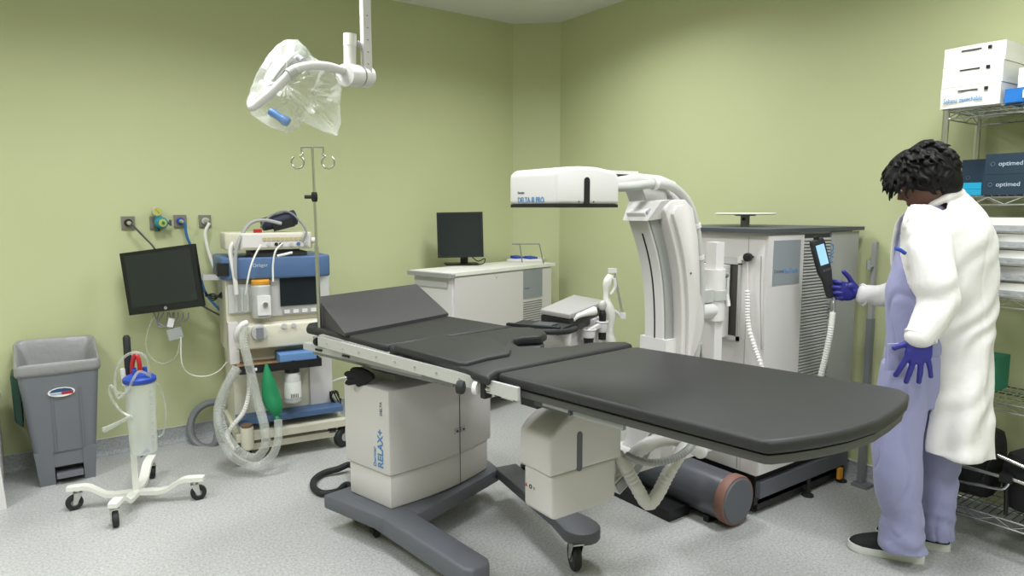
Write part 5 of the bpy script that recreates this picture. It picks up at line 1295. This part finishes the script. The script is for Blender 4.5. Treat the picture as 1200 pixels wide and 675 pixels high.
# ---- scrubs
def crease(p, s, k, off=0):
    n_ = noise.noise(V((p.x*s+off, p.y*s, p.z*s*.55)))
    return -max(0, .16-abs(n_))*k
def crease2(p, s, k, off=0):
    n_ = noise.noise(V((p.x*s+off, p.y*s, p.z*s)))
    return -max(0, .055-abs(n_))*k
def fold(p, s=10, a=.004, off=0): return (noise.noise(V((p.x*s+off,p.y*s,p.z*s*.45)))+.5*abs(noise.noise(V((p.x*s*1.7,p.y*s*1.7+off,p.z*s*1.3)))))*a
g = G()
g.ring_loft(loft([(1090,240,2.60,20,.06),(1092,262,2.61,32,.11),(1087,300,2.61,33,.12),(1078,340,2.60,36,.125),(1076,365,2.60,35,.125),(1076,400,2.60,35,.125),(1073,430,2.60,33,.12),(1073,438,2.60,32,.115)], 36))
st_ = obj('scrub_top', g, 'scrub', pe); remesh(st_, .007, 2, lambda p: fold(p,8,.006)+crease(p,9,.05))
g = G()
g.ring_loft(loft([(1073,410,2.60,32,.12),(1072,440,2.60,34,.12),(1072,470,2.60,33,.11)], 32))
g.ring_loft(loft([(1058,425,2.56,22,.085),(1055,470,2.56,28,.092),(1050,515,2.55,27.5,.090),(1051,550,2.54,27,.09),(1052,577,2.54,26,.085),(1057,605,2.54,24,.08),(1058,624,2.54,26,.085),(1058,636,2.54,28,.088),(1059,642,2.54,27,.085)], 32))
g.ring_loft(loft([(1094,425,2.65,24,.10),(1096,470,2.65,27,.10),(1098,515,2.65,26,.09),(1098,560,2.65,23.5,.080),(1097,596,2.65,21,.076),(1097,620,2.65,21,.076),(1097,628,2.65,20,.074)], 32))
tr_ = obj('scrub_trousers', g, 'scrub', pe)
def tf(p):
    low = max(0, 1-(p.z/.32)); 
    return fold(p,7,.006) + crease(p,8,.05,5) + low*(.0045*sin(p.z*70+p.x*22+noise.noise(p*6)*5)+crease(p,13,.05,9))
remesh(tr_, .007, 2, tf)
g = G(); c = Q(1056,420,2.42); g.obox(c+FH*.03, (.09,.010,.10), (0,0,AX-pi/2+.25), .004); obj('pocket', g, 'scrub', pe)
# ---- lab coat: open-fronted shell with sleeves
secs = [ # py, f, centre px, half width px, near-edge angle, far-edge angle, half depth
 (226,2.605,1108,17,70,70,.065),
 (240,2.61,1108,28,62,62,.105),
 (255,2.61,1102,40,50,55,.160),
 (275,2.60,1103,47,30,50,.170),
 (300,2.60,1103,50,14,48,.170),
 (330,2.60,1105,50,30,48,.165),
 (360,2.60,1108,46,44,50,.160),
 (390,2.60,1109,41,38,50,.160),
 (420,2.60,1110,36,30,50,.165),
 (460,2.585,1110,35,20,50,.170),
 (495,2.575,1110,35,12,50,.175),
 (524,2.565,1110,35,10,50,.180)]
def interp(t):
    i = min(int(t), len(secs)-2); u = t-i
    A_, B_ = secs[max(i-1,0)], secs[i]; C_, D_ = secs[i+1], secs[min(i+2,len(secs)-1)]
    return [.5*((2*b)+(c-a)*u+(2*a-5*b+4*c-d)*u*u+(3*b-a-3*c+d)*u**3) for a,b,c,d in zip(A_,B_,C_,D_)]
g = G(); rings = []; NS = 44; M_ = 5*(len(secs)-1)
for i in range(M_+1):
    py, f, cx_, w, an_, af_, b = interp(i/5*1.0 if i < M_ else len(secs)-1.0001)
    c = Q(cx_,py,f); a = px2m(w,f)
    low = max(0,(i/M_-.45)/.55)
    outer, inner = [], []
    for k in range(NS+1):
        th = radians(180+an_) + (radians(180-af_)+2*pi-radians(180+an_))*k/NS    # start at near-front edge, round the back, to the far-front edge
        rip = 1 + low*.075*sin(k/NS*2*pi*4.5+.6+i*.02) + .012*sin(k*.9+i*.25)
        for L, off in ((outer,0),(inner,.013)):
            L.append(c + RT*((a-off)*rip*math.copysign(abs(cos(th))**.75,cos(th))) + FH*((b-off)*rip*math.copysign(abs(sin(th))**.75,sin(th))))
    rings.append(outer+inner[::-1])
g.ring_loft(rings)
# yoke closing the shoulders, sleeves
sl = [(1088,263,2.51,.068),(1090,292,2.46,.072),(1094,322,2.42,.070),(1099,350,2.41,.070),(1090,374,2.395,.062),(1079,392,2.385,.054)]
limb(g, sl[:-1]+[(1078,394,2.385,.050)])
limb(g, [(1084,262,2.72,.062),(1072,300,2.78,.064),(1060,334,2.83,.056),(1036,345,2.89,.050),(1014,345.5,2.935,.045)])
# collar
cc_ = Q(1106,231,2.60)
g.tube([cc_+RT*(-.075)-FH*.04-ZZ*.035, cc_+RT*(-.03)-FH*.075+ZZ*.0, cc_+RT*.03-FH*.05+ZZ*.016, cc_+RT*.045+ZZ*.018, cc_+RT*.02+FH*.055+ZZ*.012, cc_+RT*(-.04)+FH*.08-ZZ*.01], .014, 10)
# lapel running down the near front edge
lp_ = [Q(1066,243,2.52),Q(1060,262,2.50),Q(1057,290,2.53),Q(1062,322,2.50),Q(1072,345,2.49)]
g.tube(lp_, .007, 10)
pr = []
for (py_, xl, xr, fl, fr) in ((240,1068,1092,2.53,2.52),(252,1063,1092,2.52,2.49),(270,1058,1092,2.515,2.46),(292,1056,1092,2.525,2.455),(318,1060,1092,2.51,2.45),(342,1069,1093,2.49,2.44),(365,1077,1094,2.48,2.44)):
    a_, b_ = Q(xl,py_,fl), Q(xr,py_,fr); n_ = (b_-a_).cross(ZZ).normalized()*.006; m_ = (a_+b_)/2 - FH*.012
    pr.append([a_+n_, m_+n_, b_+n_, b_-n_, m_-n_, a_-n_])
g.ring_loft(pr)
ct_ = obj('lab_coat', g, 'coat', pe)
def cf_(p):
    u_ = p.dot(RT); v_ = p.dot(FH); n1_ = noise.noise(V((p.x*3.2,p.y*3.2,p.z*1.3))); n2_ = noise.noise(V((p.x*5+9,p.y*5,p.z*5)))
    near = max(0, min(1, (2.50-v_)*14))          # sleeve side of the coat
    d_ = .0024*sin((u_+v_*.6)*48 + 7*n1_)*(1-near*.7)
    d_ += near*.0032*sin((p.z*.75-u_*.6)*62 + 6*n2_)*max(0,min(1,(1.36-p.z)*4)) 
    return fold(p,4,.004,3) + d_ + crease2(V((p.x*1.6,p.y*1.6,p.z*.5)),3.6,.04,2)
remesh(ct_, .0065, 2, cf_)
g = G(); g.torus(Q(1079,394,2.39), .050,.006, (Q(1078,396,2.385)-Q(1088,376,2.395)).normalized(), 28, 8); obj('cuff', g, 'coat', pe)
g = G(); g.torus(Q(1011,345.5,2.938), .044,.006, RT, 28, 8); obj('cuff', g, 'coat', pe)
# ---- gloves with five fingers
def hand(name, wrist, fdir, back, thumb_side, fingers, thumb, par, size=1.0, mtl='glove'):
    "fdir: towards the fingers, back: out of the back of the hand; fingers: 4x(spread deg, curl deg per joint)"
    y = V(fdir).normalized(); z = V(back); z = (z-y*z.dot(y)).normalized(); x = y.cross(z)*thumb_side
    def L(a,b,c): return wrist + (x*a + y*b + z*c)*size
    g = G()
    B_ = Matrix((x, y, z)).transposed() if x.dot(y.cross(z)) > 0 else Matrix((-x, y, z)).transposed()
    g.ball(L(.0,.050,0), (.042*size,.056*size,.0165*size), B_)
    g.ball(L(.022,.070,0), (.022*size,.030*size,.0135*size), B_); g.ball(L(-.022,.066,0), (.022*size,.030*size,.0135*size), B_)
    g.ball(L(.024,.030,-.006), (.020*size,.030*size,.018*size), B_)
    g.tube([L(0,-.05,0),L(0,0,0),L(0,.03,0)], lambda t: (.029-.003*t)*size, 16)
    lens = ((.040,.025,.020),(.045,.028,.021),(.042,.026,.021),(.033,.020,.019))
    for i,((sp_,cu),ln) in enumerate(zip(fingers,lens)):
        bx = .031-.0205*i; p = V((bx,.086-.003*abs(i-1.2)*1.5,0)); ang_ = radians(sp_); c_ = 0; pts = [V((bx*.8,.055,0)),p]
        cus = cu if hasattr(cu,'__len__') else (cu,cu,cu)
        for l_, q_ in zip(ln,cus):
            c_ += radians(q_)
            d = V((sin(ang_)*cos(c_), cos(ang_)*cos(c_), -sin(c_))); p = p+d*l_; pts.append(p)
        rr = .0104 if i < 3 else .0092
        W = [L(*q) for q in pts]
        g.tube(W, lambda t: rr*size*(1.08-.22*t), 12, 4); g.ball(W[-1], rr*size*.90)
    W = [L(*q) for q in thumb]
    g.tube(W, lambda t: (.0125-.0030*t)*size, 12, 4); g.ball(W[-1], .0096*size)
    o = obj(name, g, mtl, par); remesh(o, .0028, 2, lambda p: noise.noise(p*55)*.0008); return o
# near (left) hand spread on the hip
w0 = Q(1080,392,2.385)
hand('glove', w0, (Q(1073,434,2.375)-w0), -FH*.9-RT*.35, 1,
     [(16,(10,12,8)),(5,(8,10,8)),(-7,(8,10,8)),(-20,(10,12,8))],
     [(.024,.022,-.004),(.042,.040,-.004),(.060,.052,-.006),(.074,.062,-.010)], pe, 1.02)
# far hand closed round the control
w1 = Q(1005,343,2.955)
hand('glove', w1, (-RT*.97-ZZ*-.10+FH*.05), FH*.95-ZZ*.1, -1,
     [(8,(22,72,55)),(2,(24,74,55)),(-4,(26,74,55)),(-9,(28,72,55))],
     [(.024,.018,-.004),(.044,.034,-.008),(.066,.054,-.012),(.084,.076,-.014)], pe, 1.0)
# ---- shoes
def shoe(toe, heel, side_name):
    toe, heel = V(toe), V(heel); d = (toe-heel); Ls = d.length; d.normalize(); s_ = V((-d.y,d.x,0))
    def prof(t): return .030+.014*sin(min(1,t*1.25)*pi)+ (.008 if .55 < t < .9 else .0)
    ts = [0,.03,.10,.22,.38,.55,.70,.82,.92,.975,1.0]
    wd = [.012,.024,.031,.033,.032,.038,.043,.042,.033,.020,.006]
    g = G(); R_ = []
    for z, sc_ in ((0,.96),(.006,1.0),(.028,1.0),(.032,.97)):
        L = [heel+d*Ls*t+s_*w*sc_+ZZ*(z+(.006*max(0,t-.85)/.15 if z < .02 else .004*max(0,t-.85)/.15)) for t,w in zip(ts,wd)]
        Rr = [heel+d*Ls*t-s_*w*sc_+ZZ*(z+(.006*max(0,t-.85)/.15 if z < .02 else .004*max(0,t-.85)/.15)) for t,w in zip(ts[::-1],wd[::-1])]
        R_.append(L+Rr)
    g.ring_loft(R_); sh = empty('shoe', heel); sh.parent = pe; sh.location = heel-wloc(pe)
    obj('sole', g, 'sole', sh)
    hts = [.055,.066,.070,.072,.074,.066,.052,.040,.028,.018,.008]
    g = G(); R_ = []
    for t,w,h in zip(ts,wd,hts):
        c = heel+d*(Ls*(t*.97+.012)); n=14
        R_.append([c + s_*(w*.97*cos(pi*k/n)) + ZZ*(.029+h*sin(pi*k/n)**.8) for k in range(n+1)])
    g.ring_loft(R_); obj('upper', g, 'shoe', sh)
    g = G()
    for k in range(3):
        t = .56+.07*k; c = heel+d*Ls*t; g.tube([c+s_*.026+ZZ*(.076-.02*k),c+ZZ*(.095-.016*k),c-s_*.026+ZZ*(.076-.02*k)], .0028, 6)
    lc = obj('laces', g, 'shoe', sh); lc['kind'] = 'stuff'
n1 = at(993,641,z=0); n2 = at(1083,659,z=0)
shoe(n1, n2, 'near')
m2 = at(1116,645,z=0); shoe(m2+(n1-n2).normalized()*.275-RT*.01, m2-RT*.01, 'far')
# ---- the control held in the hand
rt_, rb_ = Q(959,280,2.93), Q(977,349,2.915)
ry = (rt_-rb_).normalized(); rx = (RT - ry*RT.dot(ry)).normalized(); rx = (rx+FH*.25).normalized(); rx = (rx-ry*rx.dot(ry)).normalized()
RM = frame((rt_+rb_)/2, rx, ry); LR = (rt_-rb_).length
if RM.to_3x3().col[2].dot(FH) > 0: print('remote flipped')
rc = empty('remote_control', (rt_+rb_)/2, 'black hand control with a lit screen held in the blue glove', 'remote control')
g = G(RM); g.prism([(-.030,LR/2),(.028,LR/2),(.032,LR/2-.02),(.030,-.01),(.021,-.05),(.019,-LR/2+.01),(.012,-LR/2),(-.012,-LR/2),(-.019,-LR/2+.01),(-.021,-.05),(-.033,-.01),(-.034,LR/2-.02)], -.026, 0, 'z', .006, 3); obj('case', g, 'rubber', rc)
g = G(RM); g.box(-.022,.020,.018,LR/2-.026,-.001,.001,0); obj('display', g, 'lcd', rc, label='lit pale blue display')
for k in range(4):
    g = G(RM); g.box(-.016+.011*k,-.009+.011*k,-.012,-.002,-.001,.0015,.0005); obj('button', g, 'darkgrey', rc)
g = G(RM); g.cyl((0,LR/2-.002,-.012),(0,LR/2+.012,-.012),.012,n=14); obj('top_knob', g, 'black', rc)
g = G(); g.tube([rb_, Q(977,355,2.9), Q(978,362,2.9), Q(976,367,2.9)], .006, 8); obj('cord', g, 'steel', rc)
g = G(); g.tube([Q(976,366,2.9), Q(973,390,2.9), Q(968,415,2.92), Q(962,440,2.95), Q(955,470,3.0)], .0125, 12, corr=.08, pitch=.010); obj('coiled_cord', g, 'card', rc, label='white coiled cord')
# pen in the coat pocket
g = G(); g.tube([Q(1049,291,2.44),Q(1055,293,2.44),Q(1061,297,2.44)], .007, 8)
tag(obj('pen', g, 'royal'), 'dark blue pen clipped at the chest of the white lab coat', 'pen')
